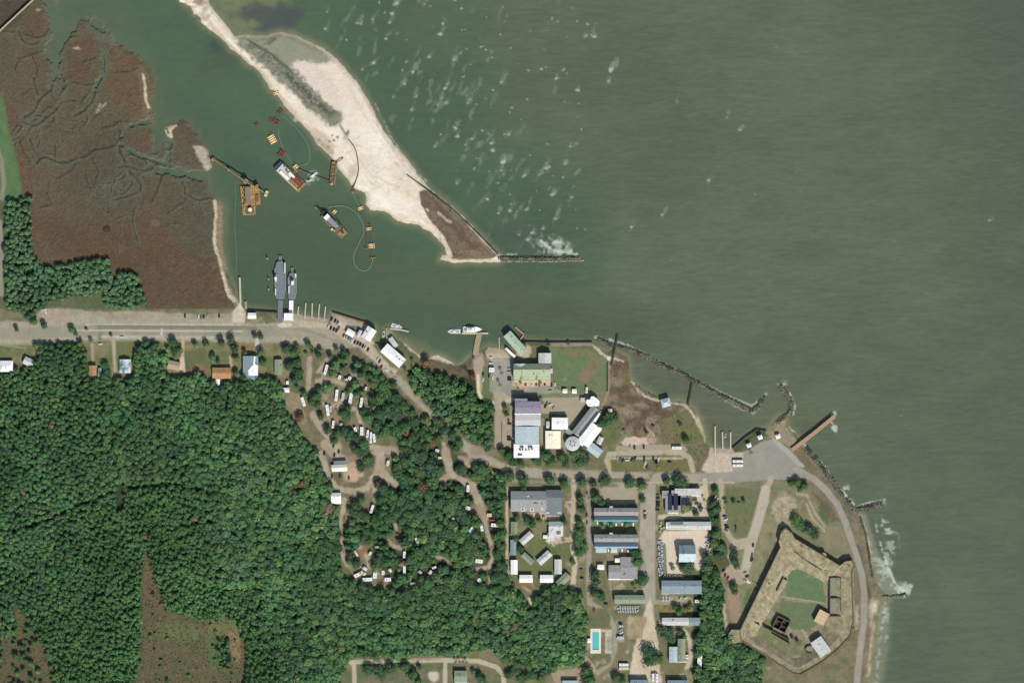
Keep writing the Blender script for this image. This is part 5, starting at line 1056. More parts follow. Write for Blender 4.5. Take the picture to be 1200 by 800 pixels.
MB().box(*lc_(301,219,2)[:2], 1.5, 3, 5, 4, -20).build('counter_gantry', TANB, t); MB().box(*lc_(312,227,0)[:2], -.3, 3.4, 7, 2.4, -25).build('anchor_float', mat('pale_float', (212,206,160)), t); MB().box(*lc_(250,187,0)[:2], -.3, 4, 4, 3, -30).build('boom_head', TANB, t); MB().box(*lc_(268,200,0)[:2], -.3, 3, 3, 4, -30).build('boom_head', BRN, t)
t = thing('dredger', 341, 208, -43, 'white and red spoil dredger with a dark bow, lying diagonally', 'dredger', 'dredging vessels', 0)
MB().prism([(-19,-6.5),(18,-7),(18,7),(-19,6.5)], -.5, 2.0).build('hull', TANB, t); MB().box(-9, -.4, 2.0, 18, 11, 2.2).build('deck_house', RM['pale'], t); MB().box(-7, -3.4, 4.2, 14, 3, 1.2).build('upper_house', RM['white'], t); MB().box(8, 1.6, 2.0, 12, 6.5, 2.6).build('engine_house', RUS, t)
MB().box(-1, 2.6, 4.2, 8, 3, 1.4).build('winch_house', RM['cream'], t); MB().box(-20, 0, 0, 4, 11, 3).build('bow_frame', RM['dark'], t); MB().box(4, -5.6, 2.0, 24, 1.6, 1.0).build('bulwark', RM['brick'], t); MB().tube([(-6,2,4),(-6,2,14)], .3).build('mast', RM['white'], t); MB().box(16.6, 0, 2, 2, 12, 1.2).build('stern_deck', YEL, t); MB().cyl(-8, 2, 5.4, 1.2, 1.2, 10).build('funnel', YEL, t)
for q in range(6): MB().box(-14+q*4.4, 3.8-(q % 3)*1.4, 4.2, 1.6, 1.4, 1.0, 20*q).build('deck_gear', [RM['grey'], YEL, RM['mgrey']][q % 3], t)
t = thing('crane_barge', 390.5, 203, -6, 'long narrow tan barge lying against the sandy shore', 'barge', 'dredging vessels', 0)
MB().box(0, 0, -.5, 7, 27, 2.2).build('hull', TANB, t); MB().box(2.4, 0, 1.7, 1.2, 25, .8).build('bulwark', BRN, t); MB().box(-2.4, 0, 1.7, 1.0, 25, .8).build('bulwark', BRN, t); MB().cyl(-.6, -13, 1.7, 1.3, 1.6, 10).build('stern_float', RM['brick'], t); [MB().box(0, -9+k*4.4, 1.7, 3, 2.2, .8).build('hatch', BRN, t) for k in range(5)]; MB().tube([(2,12,1.7),(7,16,3.5),(10,19,2)], .5).build('gangway', BRN, t)
t = thing('cutter_dredger', 388.5, 260.5, -45, 'dark cluttered dredger with a long thin ladder at its north-west end', 'dredger', 'dredging vessels', 0)
MB().prism([(-14,-4.5),(16,-6.5),(22,-5),(22,5),(12,6),(-14,4)], -.5, 1.8).build('hull', BRN, t); MB().box(-2, .5, 1.8, 14, 6, 2.6).build('deck_house', mat('lilac_grey', (140,142,158)), t); MB().box(-8, .5, 1.8, 4.6, 6.5, 5).build('wheelhouse', RM['white'], t); MB().box(5, 1, 1.8, 8, 4, 1.8).build('engine_house', RM['bluegrey'], t)
MB().tube([(-26,1.2,1),(-13,1,3)], [.7,1.2], 6).build('dredge_ladder', mat('ladder_steel', (58,64,60)), t); MB().box(-13, 1, 1, 7, 4.5, 2.4).build('ladder_gantry', mat('ladder_steel', (58,64,60)), t); MB().box(-25, -1, 0, 4, 1.6, 1.2, 0).build('cutter_head', RM['mgrey'], t); MB().box(18, 0, 1.8, 7, 9, .5).build('stern_deck', TANB, t); MB().box(17.5, 1, 2.3, 4.5, 2, .6).build('stern_well', mat('winch_dark', (70,56,40)), t)
MB().cyl(6.5, -5.5, 1.8, 1.6, 2, 12).build('float', RM['pale'], t); MB().box(9.5, -4.2, 1.8, 2.4, 2.2, 2).build('spud_frame', YEL, t); MB().tube([(12,3,2),(12,3,13)], .35).build('spud', BRN, t); MB().tube([(16,3,2),(16,3,12)], .35).build('spud', BRN, t); MB().box(-3, -4.5, 1.8, 12, 1, .8).build('bulwark', YEL, t)
# floats and pipeline
def raft(x, y, a, n, label, m1, m2, w=6, d=2.2):
    t = thing('pontoon_raft', x, y, a, label, 'pontoon', 'pipeline pontoons', 0); f = MB()
    for k in range(n): MB().tube([(-w/2, (k-(n-1)/2)*(d+.4), .5), (w/2, (k-(n-1)/2)*(d+.4), .5)], d/2, 8).build('float', m2, t)
    for s_ in (-1, 1): f.box(s_*w*.32, 0, 1.3, .7, n*(d+.4)+1, .35)
    f.build('frame', m1, t)
CRM = mat('cream_float', (240,214,160))
for q in ((319,163,30,4,'bright orange raft of cream topped floats beside the sand spit',ORA,CRM,8,2.2), (330,180,60,3,'dark red raft just north of the white and red dredger',RUS,RUS,8,2), (324,109,20,2,'orange-brown raft aground at the spit edge',TANB,CRM,7,1.6), (328,131,50,3,'northern of the dark rafts of pipe frames',BRN,RUS,8,1.0),
          (320,141,0,3,'dark open raft of pipe frames in mid channel',BRN,RUS,9,1.0), (325,144,70,2,'small dark raft touching the mid channel frames',BRN,RUS,6,1.2), (301,146,45,2,'lone small dark raft furthest west in the channel',BRN,RUS,5,1.0), (346.5,195.5,40,2,'yellow twin float beside the white and red dredger',YEL,CRM,6,2.2),
          (347,200,50,2,'dark brown float south of the yellow twin float',BRN,TANB,5,1.6), (392,248,50,2,'yellow twin float beside the cluttered dark dredger',YEL,CRM,5,1.8), (422.5,244,20,2,'tan twin float off the spit south shore',TANB,CRM,6,1.6), (414,225,10,2,'rusty float at the spit waterline',RUS,TANB,5,1.6),
          (432,268,10,2,'northern tan float on the pipeline loop',BRN,CRM,6,1.5), (435.5,288,5,3,'large cream topped float in the middle of the pipeline loop',TANB,CRM,7,1.5), (437.5,302,5,1,'small southernmost float of the pipeline loop',BRN,TANB,7,1.3), (429,291,0,1,'tiny brown float west of the large cream topped float',BRN,TANB,3,1), (432,263,0,1,'narrow brown bar float north of the pipeline loop',BRN,RUS,5,1)):
    raft(*q)
PG = mat('pipe_grey', (134,144,122)); PB = mat('pipe_brown', (112,92,74))
def pipe(pts, r, label, m, z=.25, name='dredge_pipe', cat='pipeline'):
    P = [W(*p, z) for p in pts]; Q = []
    for i in range(len(P)-1):
        for k in range(6):
            t_ = k/6; p0, p1, p2, p3 = P[max(i-1,0)], P[i], P[i+1], P[min(i+2,len(P)-1)]
            Q.append(tuple(.5*((2*p1[j])+(-p0[j]+p2[j])*t_+(2*p0[j]-5*p1[j]+4*p2[j]-p3[j])*t_*t_+(-p0[j]+3*p1[j]-3*p2[j]+p3[j])*t_**3) for j in range(3)))
    Q.append(P[-1]); o = MB().tube(Q, r, 6).build(name, m); tag(o, label, cat, 'dredging pipelines'); return o
pipe([(330,135),(345,148),(358,164),(363,178),(361,190),(352,194)], .35, 'long pale floating hose curving from the dark rafts to the yellow float', PG)
pipe([(326,150),(327,160),(332,175),(342,190)], .35, 'short hose from the mid channel frames to the dredger', PG)
pipe([(350,198),(362,203),(375,208),(388,213)], .55, 'dark boom line from the yellow float to the narrow tan barge', PB, 1)
pipe([(384,243),(398,241),(408,243),(418,250),(424,260),(426,272),(420,286),(414,300),(417,312),(425,317),(433,314),(437,303)], .4, 'pale floating hose looping south of the cluttered dredger', PG)
pipe([(423,246),(427,256),(431,264)], .5, 'brown pipe between the two northern floats of the loop', PB, .6); pipe([(430,272),(430,280),(429,290)], .5, 'western brown pipe of the pair inside the loop', PB, .6); pipe([(433,270),(435,280),(437,300)], .5, 'eastern brown pipe of the pair inside the loop', PB, .6); pipe([(414,228),(419,238),(422,243)], .35, 'short hose from the waterline float to the twin float', PG)
pipe([(409,164),(416,174),(419,186),(420,200),(417,212),(413,222)], .6, 'dark pipe curving across the white sand of the spit', PB, 1.7)
pipe([(276,215),(276,240),(275,265),(277,300),(276,325)], .22, 'thin faint mooring hose running north from the west quay', PG, .15)
for x, y, a in ((367,205,40),(364,211,-30),(371,202,20)):
    pass
t = thing('work_boat', 368, 205, 40, 'small white work boat beside the dark boom line', 'boat', WB, 0); MB().prism([(-5,-1.6),(3,-1.6),(5,0),(3,1.6),(-5,1.6)], -.3, 1).build('hull', RM['pale'], t); MB().box(-1, 0, 1, 3, 2, 1.6).build('cabin', RM['white'], t)
t = thing('work_boat', 363, 211.5, 20, 'small pale work boat south of the dark boom line', 'boat', WB, 0); MB().prism([(-3.5,-1.2),(2,-1.2),(3.5,0),(2,1.2),(-3.5,1.2)], -.3, .9).build('hull', RM['pale'], t); MB().box(-1, 0, .9, 2, 1.4, 1.2).build('cabin', RM['grey'], t)
# ---------------------------------------------------------------- piers and walls
WOOD = mat('weathered_planks', (162,150,126), .9, .1, .8); WOODL = mat('pale_planks', (196,190,166), .9, .06); WOODR = mat('reddish_planks', (176,146,122), .9, .08)
def pier(pts, w, label, m, z=1.3, name='pier', cat='pier', group='piers and finger docks', h=.3, rail=False):
    x0, y0 = pts[0]; t = thing(name, x0, y0, 0, label, cat, group, 0); d = MB(); p = MB()
    for (ax, ay), (bx, by) in zip(pts, pts[1:]):
        L_ = math.hypot(bx-ax, by-ay); a = math.degrees(math.atan2(-(by-ay), bx-ax)); d.box((ax+bx)/2-x0, y0-(ay+by)/2, z, L_, w, h, a)
        n = max(1, int(L_/6)); ux, uy = (bx-ax)/L_, (by-ay)/L_
        for k in range(n+1):
            for s_ in (-1, 1): q = (ax+ux*L_*k/n-uy*s_*w*.42-x0, y0-(ay+uy*L_*k/n+ux*s_*w*.42)); p.cyl(*q, -2, .16, z+2.6 if rail else z+2.2, 6)
    d.build('deck', m, t); p.build('posts', WOOD, t); return t
pier([(281,325),(282,356)], 2.2, 'straight narrow jetty at the west quay beside the sand strip', WOODL, 1.8)
pier([(288,353),(288,366)], 3, 'stubby float dock north of the white kiosk', WOOD)
for x0, y0, x1, y1, l in ((350,359,349,368,'westernmost and shortest of the five finger docks by the ferries'), (358.5,355,357,374,'second finger dock east of the ferries'), (366,355,365.5,374,'middle finger dock of the five'), (374.5,356,373,374,'fourth finger dock east of the ferries'), (381.5,359,380,375,'easternmost of the five finger docks, beside the fish quay')):
    pier([(x0,y0),(x1,y1)], 1.4, l, WOODL, .9, 'finger_dock', 'dock')
pier([(457,385),(470,386.5),(479,388.5)], 1.8, 'angled jetty with the white yacht at the fish quay', WOODL); pier([(453,384),(453,402)], 2, 'wooden walkway on the east side of the narrow slip', WOOD, 1.0, 'finger_dock', 'dock')
pier([(557,416),(559,404),(562,390)], 6.5, 'broad T-shaped pier stem leading to the white yachts', WOOD, 1.4); pier([(541,390.5),(572,390.5)], 2.2, 'narrow head of the T-shaped pier', WOODL, 1.2)
pier([(604,383),(614,392),(607,402)], 1.8, 'L-shaped dock round the pen beside the green boat house', WOODR, 1.2); pier([(599,389),(607,401)], 4, 'brown boat pen platform beside the green boat house', BRN, .8, 'boat_pen', 'dock'); pier([(585,395),(585,410)], 1, 'thin dock line west of the green boat house', WOODL, .9, 'finger_dock', 'dock')
pier([(724,393),(716,428)], 1.8, 'dark slim footbridge out to the rocks from the scrubland', mat('dark_planks', (64,64,50), .9), 2.2)
pier([(811,449),(806,475)], 1.6, 'dark slim footbridge over the cove below the rock wall', mat('dark_planks', (64,64,50), .9), 2.2)
for x0, y0, x1, y1, l in ((838,499,838,545,'long pale boat ramp dock at the west side of the ramp'), (846.5,506,847,526,'middle boat ramp dock beside the white boat'), (856,506,856,526,'eastern boat ramp dock by the green spit')): pier([(x0,y0),(x1,y1)], 1.7, l, WOODL, 1.5 if y1 < 530 else 1.6, 'finger_dock', 'dock')
pier([(928,527),(953,508),(978,487.5)], 4.4, 'reddish fishing pier angled out to sea from the big car park', WOODR, 3.4, 'pier', 'pier', rail=True); pier([(973,492.5),(976,497)], 3, 'stub platform near the end of the fishing pier', WOOD, 2.4, 'pier', 'pier')
t = thing('road_bridge', 20, 18, 43, 'narrow dark-edged footbridge crossing the marsh corner diagonally', 'bridge', z=1.2); MB().box(0, 0, 1.6, 70, 1.6, .4).build('deck', WOODL, t); b = MB(); [b.cyl(-33+k*4, s_, -2, .2, 5.2, 6) for k in range(17) for s_ in (-.8,.8)]; b.build('posts', WOOD, t); MB().box(0, .9, 2, 70, .12, 1.1).build('rail', mat('dark_planks', (64,64,50), .9), t)
t['category'] = 'bridge'; t.name = 'footbridge'
for i, (x, y) in enumerate(((313.5,303),(315,327),(315,339))):
    t = thing('mooring_pile', x, y, 0, ['northernmost','middle','southernmost'][i]+' of three dark mooring piles west of the ferries', 'mooring pile', 'mooring piles', 0); MB().cyl(0, 0, -2, .7, 5.5, 8).build('pile', mat('dark_planks', (64,64,50)), t); MB().cyl(0, 0, 3.5, .9, .4, 8, 0, .3).build('cap', WOODL, t)
pier([(328.5,352),(328.5,378)], 6, 'grey concrete ferry ramp below the longer ferry', RM['mgrey'], 1.5, 'ferry_ramp', 'ramp'); pier([(341.5,352),(341,368)], 5, 'white boarding ramp between the shorter ferry and the ticket office', RM['white'], 1.6, 'ferry_ramp', 'ramp')
# dark sheet piling along the quays and spit
def wall(pts, label, m, h=1.6, w=.6, z0=-1.5, name='sea_wall', cat='sea wall', group='sea walls'):
    b = MB()
    for (ax, ay), (bx, by) in zip(pts, pts[1:]):
        L_ = math.hypot(bx-ax, by-ay); a = math.degrees(math.atan2(-(by-ay), bx-ax)); b.box((ax+bx)/2-600, 400-(ay+by)/2, z0, L_+.01, w, h-z0, a)
    o = b.build(name, m); tag(o, label, cat, group); return o
DK = mat('dark_piling', (70,68,52)); CON = mat('pale_concrete', (190,180,156))
wall([(288,364),(325,366.3)], 'dark sheet wall along the planted quay beside the white kiosk', DK, 2.6, 1); wall([(389.5,365.7),(431,378.3)], 'dark quay wall in front of the fish dock deck', DK, 2.2, .8)
wall([(440,402.5),(452,402.5)], 'short dark wall closing the narrow slip', DK, 1.8); wall([(613,400.5),(645,401.2),(694,401)], 'dark seawall along the top of the playing field', DK, 2.2, .7); wall([(858.5,525),(873,512.5),(887,503),(898,505)], 'dark wall edging the green spit by the boat ramp', DK, 2.4, .8)
wall([(712,424),(712,459)], 'dark fence wall along the east side of the playing field', DK, 2.6, .4, name='fence', cat='fence', group='dark fences'); wall([(477,205),(500,222),(530,245),(560,274),(584,299)], 'dark straight seawall along the sound side of the spit tip', DK, 2.4, .9)
wall([(588,494),(588,518)], 'thin brown kerb wall dividing the lane west of the purple-roofed block', mat('brown_wall', (128,104,84)), 1.9, .8, 1, name='dividing_wall', cat='wall', group='low walls')
# rock breakwaters
ROCK = mat('armour_rock', (122,120,102), .95, .2, .9, c2=(84,84,70))
def ico(): 
    import bmesh
    bm = bmesh.new(); bmesh.ops.create_icosphere(bm, subdivisions=1, radius=1); v = np.array([x.co[:] for x in bm.verts]); f = np.array([[q.index for q in p.verts] for p in bm.faces]); bm.free(); return v, f
IV, IF = ico()
def rocks(pts, w, label, n_per=1.2, h=1.4, s=(.7,1.5), mat_=None, name='rock_breakwater', cat='breakwater'):
    V = []; F = []; c = 0
    for (ax, ay), (bx, by) in zip(pts, pts[1:]):
        L_ = math.hypot(bx-ax, by-ay)
        for k in range(int(L_*w*n_per)):
            t_ = rng.rand(); u = rng.normal()*.3; u = max(-.6, min(.6, u))
            x = ax+(bx-ax)*t_-(by-ay)/L_*u*w; y = ay+(by-ay)*t_+(bx-ax)/L_*u*w; q = rng.uniform(*s)
            M = rng.normal(0, 1, (3, 3)); Q, _ = np.linalg.qr(M); v = (IV*(1+rng.uniform(-.25, .25, IV.shape[0])[:, None])*q*np.array((1,.8,.6)))@Q
            V.append(v+np.array((x-600, 400-y, h*(1-abs(u)*1.6)-.4))); F.append(IF+c); c += len(IV)
    V = np.concatenate(V); F = np.concatenate(F); me = bpy.data.meshes.new(name); me.from_pydata(V.tolist(), [], F.tolist()); me.materials.append(mat_ or ROCK); o = bpy.data.objects.new(name, me); COL.objects.link(o); tag(o, label, cat, 'rock breakwaters and groins'); return o
rocks([(584,302),(620,302.5),(650,303),(680,302)], 4, 'straight low rock jetty running east from the spit tip'); rocks([(586,306),(640,306.5),(684,305)], 2, 'pale inner line of rocks beside the spit jetty', 1.2, .7, (.5,1.0), mat('pale_rock', (166,162,134), .9, .15, .9))
rocks([(700,397),(722,406),(744,411),(770,425),(800,438),(840,461),(868,474),(881,481),(888,476),(897,464)], 5.5, 'long hooked rock breakwater in front of the cove'); rocks([(914,452),(921,460),(927,470),(926,482),(918,490),(910,496)], 6, 'curved rock groin north of the big car park')
rocks([(944,524),(958,540),(974,561),(988,582),(1002,597),(1016,594),(1034,590)], 6.5, 'dark rock revetment with a groin reaching east near the fort'); rocks([(1026,699),(1045,698),(1062,696)], 3, 'small rock groin in the surf east of the fort', 1.2, 1.2)
rocks([(738,444),(752,456),(775,468)], 1.6, 'thin line of stones along the scrubland shore', 1, 1, (.4,.8)); rocks([(1008,606),(1014,625),(1019,650),(1022,676)], 1.8, 'line of stones on the beach east of the coast road', 2.4, 1.6, (.8,1.3))
# ---------------------------------------------------------------- the fort
FT = thing('fort', 930, 700, 0, 'pentagonal brick star fort with pale earth ramparts and a green yard', 'fort'); fz = 1.4; FT.location.z = 0
RAMP = mat('rampart_top', (176,164,134), .95, .22, .35, c2=(128,124,96), mix=1.0, e0=.3, e1=.7); BRK = mat('old_brick', (116,98,82), .95, .15, .8); CAS = mat('casemate_floor', (140,142,126), .9, .08)
lf = lambda p: (p[0]-930, 700-p[1])
outer = [(866,739),(914,640),(912,634),(915,622),(920,618),(928,624),(931,630),(984,662),(990,657),(998,656),(1001,662),(998,670),(999,700),(1000,728),(996,745),(980,762),(962,776),(938,790),(930,789),(868,750)]
inner = [(886,738),(922,676),(922,670),(924,666),(928,662),(934,662),(940,664),(968,680),(971,680),(972,681),(972,682),(973,686),(974,700),(975,728),(972,742),(964,752),(952,762),(936,772),(930,772),(886,744)]
def ring(rings, zs):
    n = len(rings[0]); V = [(*lf(p), z) for o_, z in zip(rings, zs) for p in o_]; F = []; m = len(rings)
    for i in range(n):
        j = (i+1) % n
        for k in range(m-1): F.append((k*n+i, k*n+j, (k+1)*n+j, (k+1)*n+i))
    return V, F
def lerp(A, B, t_): return [(p[0]+(q[0]-p[0])*t_, p[1]+(q[1]-p[1])*t_) for p, q in zip(A, B)]
V, F = ring([outer, outer, lerp(outer, inner, .5), lerp(outer, inner, 1.15)], [.8, 7.4, 6.3, 1.2]); MB().add(V, F).build('rampart', RAMP, FT)
out2 = [(930+(p[0]-930)*.985, 700+(p[1]-700)*.985) for p in outer]
o4 = [(930+(p[0]-930)*1.004, 700+(p[1]-700)*1.004) for p in outer]; V, F = ring([o4, o4, out2, out2], [.8, 8.1, 8.1, 6]); MB().add(V, F).build('parapet', BRK, FT)
def fpoly(name, pts, z0, z1, m): return MB().prism([lf(p) for p in pts], z0, z1).build(name, m, FT)
fpoly('bastion', [(853,743),(857,737),(867,737),(872,744),(869,751),(860,753),(854,750)], .8, 7.9, RAMP); fpoly('bastion', [(914,626),(920,619),(928,625),(927,632),(921,636),(914,634)], 6.5, 8.3, RAMP); fpoly('bastion', [(986,661),(992,656),(1000,660),(1001,667),(993,672),(986,668)], 6.5, 7.3, RAMP)
cz = MB()
for a in ((972,676,985,676.8),(972,676,972.8,722),(972,700,985,700.8),(984.4,676,985.2,690),(972,721,985,721.8),(984.4,700,985.2,716)): cz.box(*lf(((a[0]+a[2])/2, (a[1]+a[3])/2)), 1, max(a[2]-a[0], .8), max(a[3]-a[1], .8), 5.4)
cz.build('casemate_wall', BRK, FT); MB().box(*lf((978.5,688)), 1, 11, 22, 3.0).build('casemate_floor', CAS, FT); MB().box(*lf((978.5,711)), 1, 11, 20, 3.0).build('casemate_floor', CAS, FT)
for x, y, r_ in ((921,628,1),(902,684,1.2),(965,650,2.4),(940,640,1.2),(995,663,1.6),(858,745,1.8)):
    MB().cyl(*lf((x,y)), 6.3, r_*1.3, .9, 14).build('gun_platform', RAMP, FT); MB().tube([(*lf((x,y)), 7.8), (lf((x,y))[0]-r_*1.6, lf((x,y))[1]+r_*1.4, 8.1)], .35, 8).build('cannon', mat('iron', (50,50,50), .5), FT)
for a, b in (((926,640),(938,652)),((938,652),(956,664)),((895,734),(925,750)),((918,676),(910,692)),((893,700),(884,718)),((906,664),(899,680)),((919,640),(934,634)),((930,646),(944,652)),((905,742),(925,754)),((966,668),(978,670)),((880,726),(890,732)),((948,658),(963,668))):
    L_ = math.hypot(b[0]-a[0], b[1]-a[1]); MB().box(*lf(((a[0]+b[0])/2, (a[1]+b[1])/2)), 1.2, L_, .9, 5.0, math.degrees(math.atan2(a[1]-b[1], b[0]-a[0]))).build('yard_wall', BRK, FT)
FH = 'buildings inside the fort'
house(962.5,723,13,16,-28,'brick','tan-roofed blacksmith building in the east of the fort yard',h=5,kind='flat',name='brick_building',cat='building',group=FH)
house(961.5,757,15,21,35,'pale','pale mottled roof building in the south-east of the fort yard',h=5.5,rh=.8,ridge='y',name='brick_building',cat='building',group=FH)
house(918,684,7,11,-27,'beige','small beige building against the western rampart of the fort',h=4,kind='flat',name='brick_building',cat='building',group=FH)
t = thing('brick_ruin', 915.5, 731, -27, 'roofless dark brick ruin with inner walls in the fort yard', 'ruin', FH); b = MB()
for a in ((-8,0,1,14),(8,0,1,14),(0,7,17,1),(0,-7,17,1),(0,0,.6,13),(-4,2,7,.5),(4,-1,7,.5)): b.box(a[0], a[1], 0, a[2], a[3], 4.2)
b.build('wall', BRK, t); MB().box(0, 0, 0, 15, 13, .2).build('floor', mat('ruin_floor', (62,58,48)), t); MB().box(-1, -9.5, 0, 12, 4, 1.2).build('outer_room', mat('ruin_pink', (160,136,120)), t)
t = thing('water_cistern', 950.5, 760.5, 0, 'crescent shaped sunken brick cistern in the south of the fort yard', 'cistern', FH); b = MB(); P = [(7*math.cos(a), 4.6*math.sin(a)) for a in [i*math.pi/9 for i in range(18)]]
for p, q in zip(P, P[1:]+P[:1]): b.box((p[0]+q[0])/2, (p[1]+q[1])/2, 0, math.hypot(p[0]-q[0], p[1]-q[1])+.2, .7, 2.2, math.degrees(math.atan2(q[1]-p[1], q[0]-p[0])))
b.build('rim', BRK, t); MB().prism([(x*.9, y*.9) for x, y in P], 0, .5).build('floor', CAS, t)
for i, (x, y) in enumerate(((928,746),(934,750),(999,735),(993,749))):
    t = thing('shade_hut', x, y, 20*i, ['round dark hut west of the yard path junction','round dark hut at the yard path junction','small brick hut at the east corner of the fort','low brick hut at the south-east wall of the fort'][i], 'hut', FH, 1.4); MB().cyl(0,0,0,1.7,2.6,10).build('wall', BRK, t); MB().cyl(0,0,2.6,2.2,1.4,10,0,.2).build('roof', mat('hut_dark', (80,72,58)), t)
t = thing('gate_bridge', 884, 683.6, -31, 'slim pale bridge to the west gate of the fort', 'bridge', z=1.4); MB().box(0, 0, 0, 14, 1.4, .4).build('deck', WOODL, t); [MB().box(0, s_*.7, .4, 14, .12, .9).build('rail', WOODL, t) for s_ in (-1, 1)]
# ---------------------------------------------------------------- trees
LEAF = tint_mat('leaves', .75, .25, .08, True); BARK = mat('bark', (96,84,68), .95, .15, 1.5)
def crown_geo(n, clumps, size, r_, tall=1.0, flat=.75):
    """leaf faces on the surface of several clumps inside a dome of unit radius: verts (4n,3), normals follow the clumps"""
    cc = []
    for i in range(clumps):
        a = r_.uniform(0, 6.28); d = math.sqrt(r_.uniform(0, 1))*.62; cc.append((d*math.cos(a), d*math.sin(a), (r_.uniform(.35, .95)-d*.35)*tall, r_.uniform(.3, .5)))
    cc[0] = (0, 0, .42*tall, .62); cc[1] = (.1, -.1, .6*tall, .5)
    cc = np.array(cc); k = r_.randint(0, clumps, n); k[:n//5] = 0; k[n//5:n//3] = 1; c = cc[k]
    v = r_.normal(0, 1, (n, 3)); v[:, 2] = np.abs(v[:, 2])*.9-.15; v /= np.linalg.norm(v, axis=1)[:, None]
    P = c[:, :3]+v*c[:, 3:4]*np.array((1, 1, flat))
    nrm = v+r_.normal(0, .24, (n, 3)); nrm /= np.linalg.norm(nrm, axis=1)[:, None]
    u = np.cross(nrm, r_.normal(0, 1, (n, 3))); u /= np.linalg.norm(u, axis=1)[:, None]; w = np.cross(nrm, u)
    s = (size*r_.uniform(.65, 1.35, n))[:, None]; e = r_.uniform(.55, .9, n)[:, None]
    q = np.stack([P-u*s, P-w*s*e, P+u*s, P+w*s*e], 1)
    tint = (cc[:, 2]*0+r_.uniform(.86, 1.14, clumps))[k]*r_.uniform(.85, 1.15, n)
    return q.reshape(-1, 3), tint
def leaf_mesh(name, V, tint_rgb):
    n = len(V)//4; me = bpy.data.meshes.new(name); me.vertices.add(4*n); me.vertices.foreach_set('co', V.astype(np.float32).ravel()); me.loops.add(4*n); me.loops.foreach_set('vertex_index', np.arange(4*n, dtype=np.int32))
    me.polygons.add(n); me.polygons.foreach_set('loop_start', np.arange(0, 4*n, 4, dtype=np.int32)); me.update(calc_edges=True)
    at = me.color_attributes.new('Col', 'FLOAT_COLOR', 'POINT'); cc = np.ones((4*n, 4), np.float32); cc[:, :3] = np.repeat(tint_rgb, 4, 0); at.data.foreach_set('color', cc.ravel()); me.materials.append(LEAF); return me
PRO = []
for i in range(9):
    r_ = np.random.RandomState(50+i); V, t_ = crown_geo(760, 12, .1, r_); V[:, 2] += .42
    c_ = leaf_mesh('crown', V, np.stack([t_*r_.uniform(.95,1.05), t_, t_*r_.uniform(.95,1.05)], 1))
    tr = MB().tube([(0,0,-.1),(.02,.01,.5),(0,.03,1.0),(.05,0,1.4)], [.11,.08,.06,.02], 7)
    for k in range(5):
        a = k*1.3+r_.uniform(-.3,.3); tr.tube([(.01,.01,.6+.08*k),(.25*math.cos(a),.25*math.sin(a),.95+.05*k),(.5*math.cos(a),.5*math.sin(a),1.15+.06*k)], [.045,.03,.012], 5)
    PRO.append((c_, tr.mesh('trunk', BARK)))
GRN = [((68,101,62),5,'dark green'),((78,112,68),3,'mid green'),((68,98,68),2,'blue-green'),((90,114,68),.8,'yellow-green')]
def pick(r_): 
    p = r_.uniform(0, sum(g[1] for g in GRN)); 
    for g in GRN:
        p -= g[1]
        if p <= 0: return g
    return GRN[0]
LF = 1.26
TREES = []      # x, y, r, colour, adjective, tall
def add_tree(x, y, r, col=None, adj=None, tall=1.0, own=False):
    g = pick(rng); TREES.append((x, y, r, col or g[0], adj or g[2], tall, own))
RUST = (128,98,72)
camp = [(336,409,6),(345,413,6),(349,425,6),(340,428,6),(350,437,6),(345,445,5),(356,461,4),(370,464,7),(366,471,6),(372,474,5),(366,412,3),(374,417,4),(387,417,3.5),(394,409,3),(403,412,4),(408,416,3),(401,432,4),(415,434,4),(424,438,5),(432,440,4),(428,431,4),
 (438,449,6),(441,445,6),(450,452,8),(445,465,8),(455,462,7),(438,468,6),(461,451,5),(464,466,7),(405,486,8),(408,478,5),(376,488,4),(384,504,5),(395,508,6),(403,506,5),(411,508,6),(418,513,5),(392,516,5),(425,482,5),(432,490,8),(446,485,8),(456,480,8),(466,485,8),(474,476,6),(481,484,6),(441,500,7),(453,505,8),(464,505,9),
 (475,500,8),(486,495,7),(484,512,7),(494,506,6),(514,513,6),(521,504,6),(514,495,6),(530,510,6),(538,520,6),(534,527,5),(500,522,6),(489,521,6),(426,530,8),(416,526,6),(433,541,8),(423,548,6),(467,548,8),(476,540,8),(486,535,8),(471,560,8),(495,536,9),(506,546,10),(515,550,6),(492,553,8),(482,562,6),(476,527,6),
 (541,549,6),(535,549,4),(561,549,9),(557,558,8),(567,552,7),(576,565,5),(581,576,6),(573,579,5),(585,590,6),(583,602,5),(587,613,6),(588,626,7),(587,640,6),(583,651,6),(589,663,7),(581,676,8),(591,680,8),(585,690,7),(450,574,9),(445,585,6),(460,580,8),(470,586,9),(480,590,8),(486,576,8),(503,580,8),(515,590,9),(529,592,10),
 (540,600,8),(546,610,7),(500,598,9),(490,604,8),(478,602,8),(466,600,8),(455,606,8),(448,600,6),(440,612,7),(424,586,5),(417,592,6),(413,600,5),(421,602,6),(438,625,7),(452,618,6),(472,610,7),(478,620,6),(505,612,9),(515,618,9),(525,625,10),(540,628,9),(550,636,9),(558,645,8),(545,646,9),(531,638,7),(507,630,8),(500,640,8),(490,648,9),
 (481,656,7),(500,653,6),(536,664,6),(541,674,6),(548,668,6),(554,690,8),(535,682,8),(549,684,8),(566,691,8),(501,683,9),(511,691,8),(489,692,7),(477,694,7),(411,650,5),(418,661,6),(409,657,4),(425,630,5),(434,634,5),(446,655,7),(441,664,6),(454,658,7),(464,658,6),(430,622,5),(420,625,4)]
for x, y, r in camp: add_tree(x, y, r, own=True)
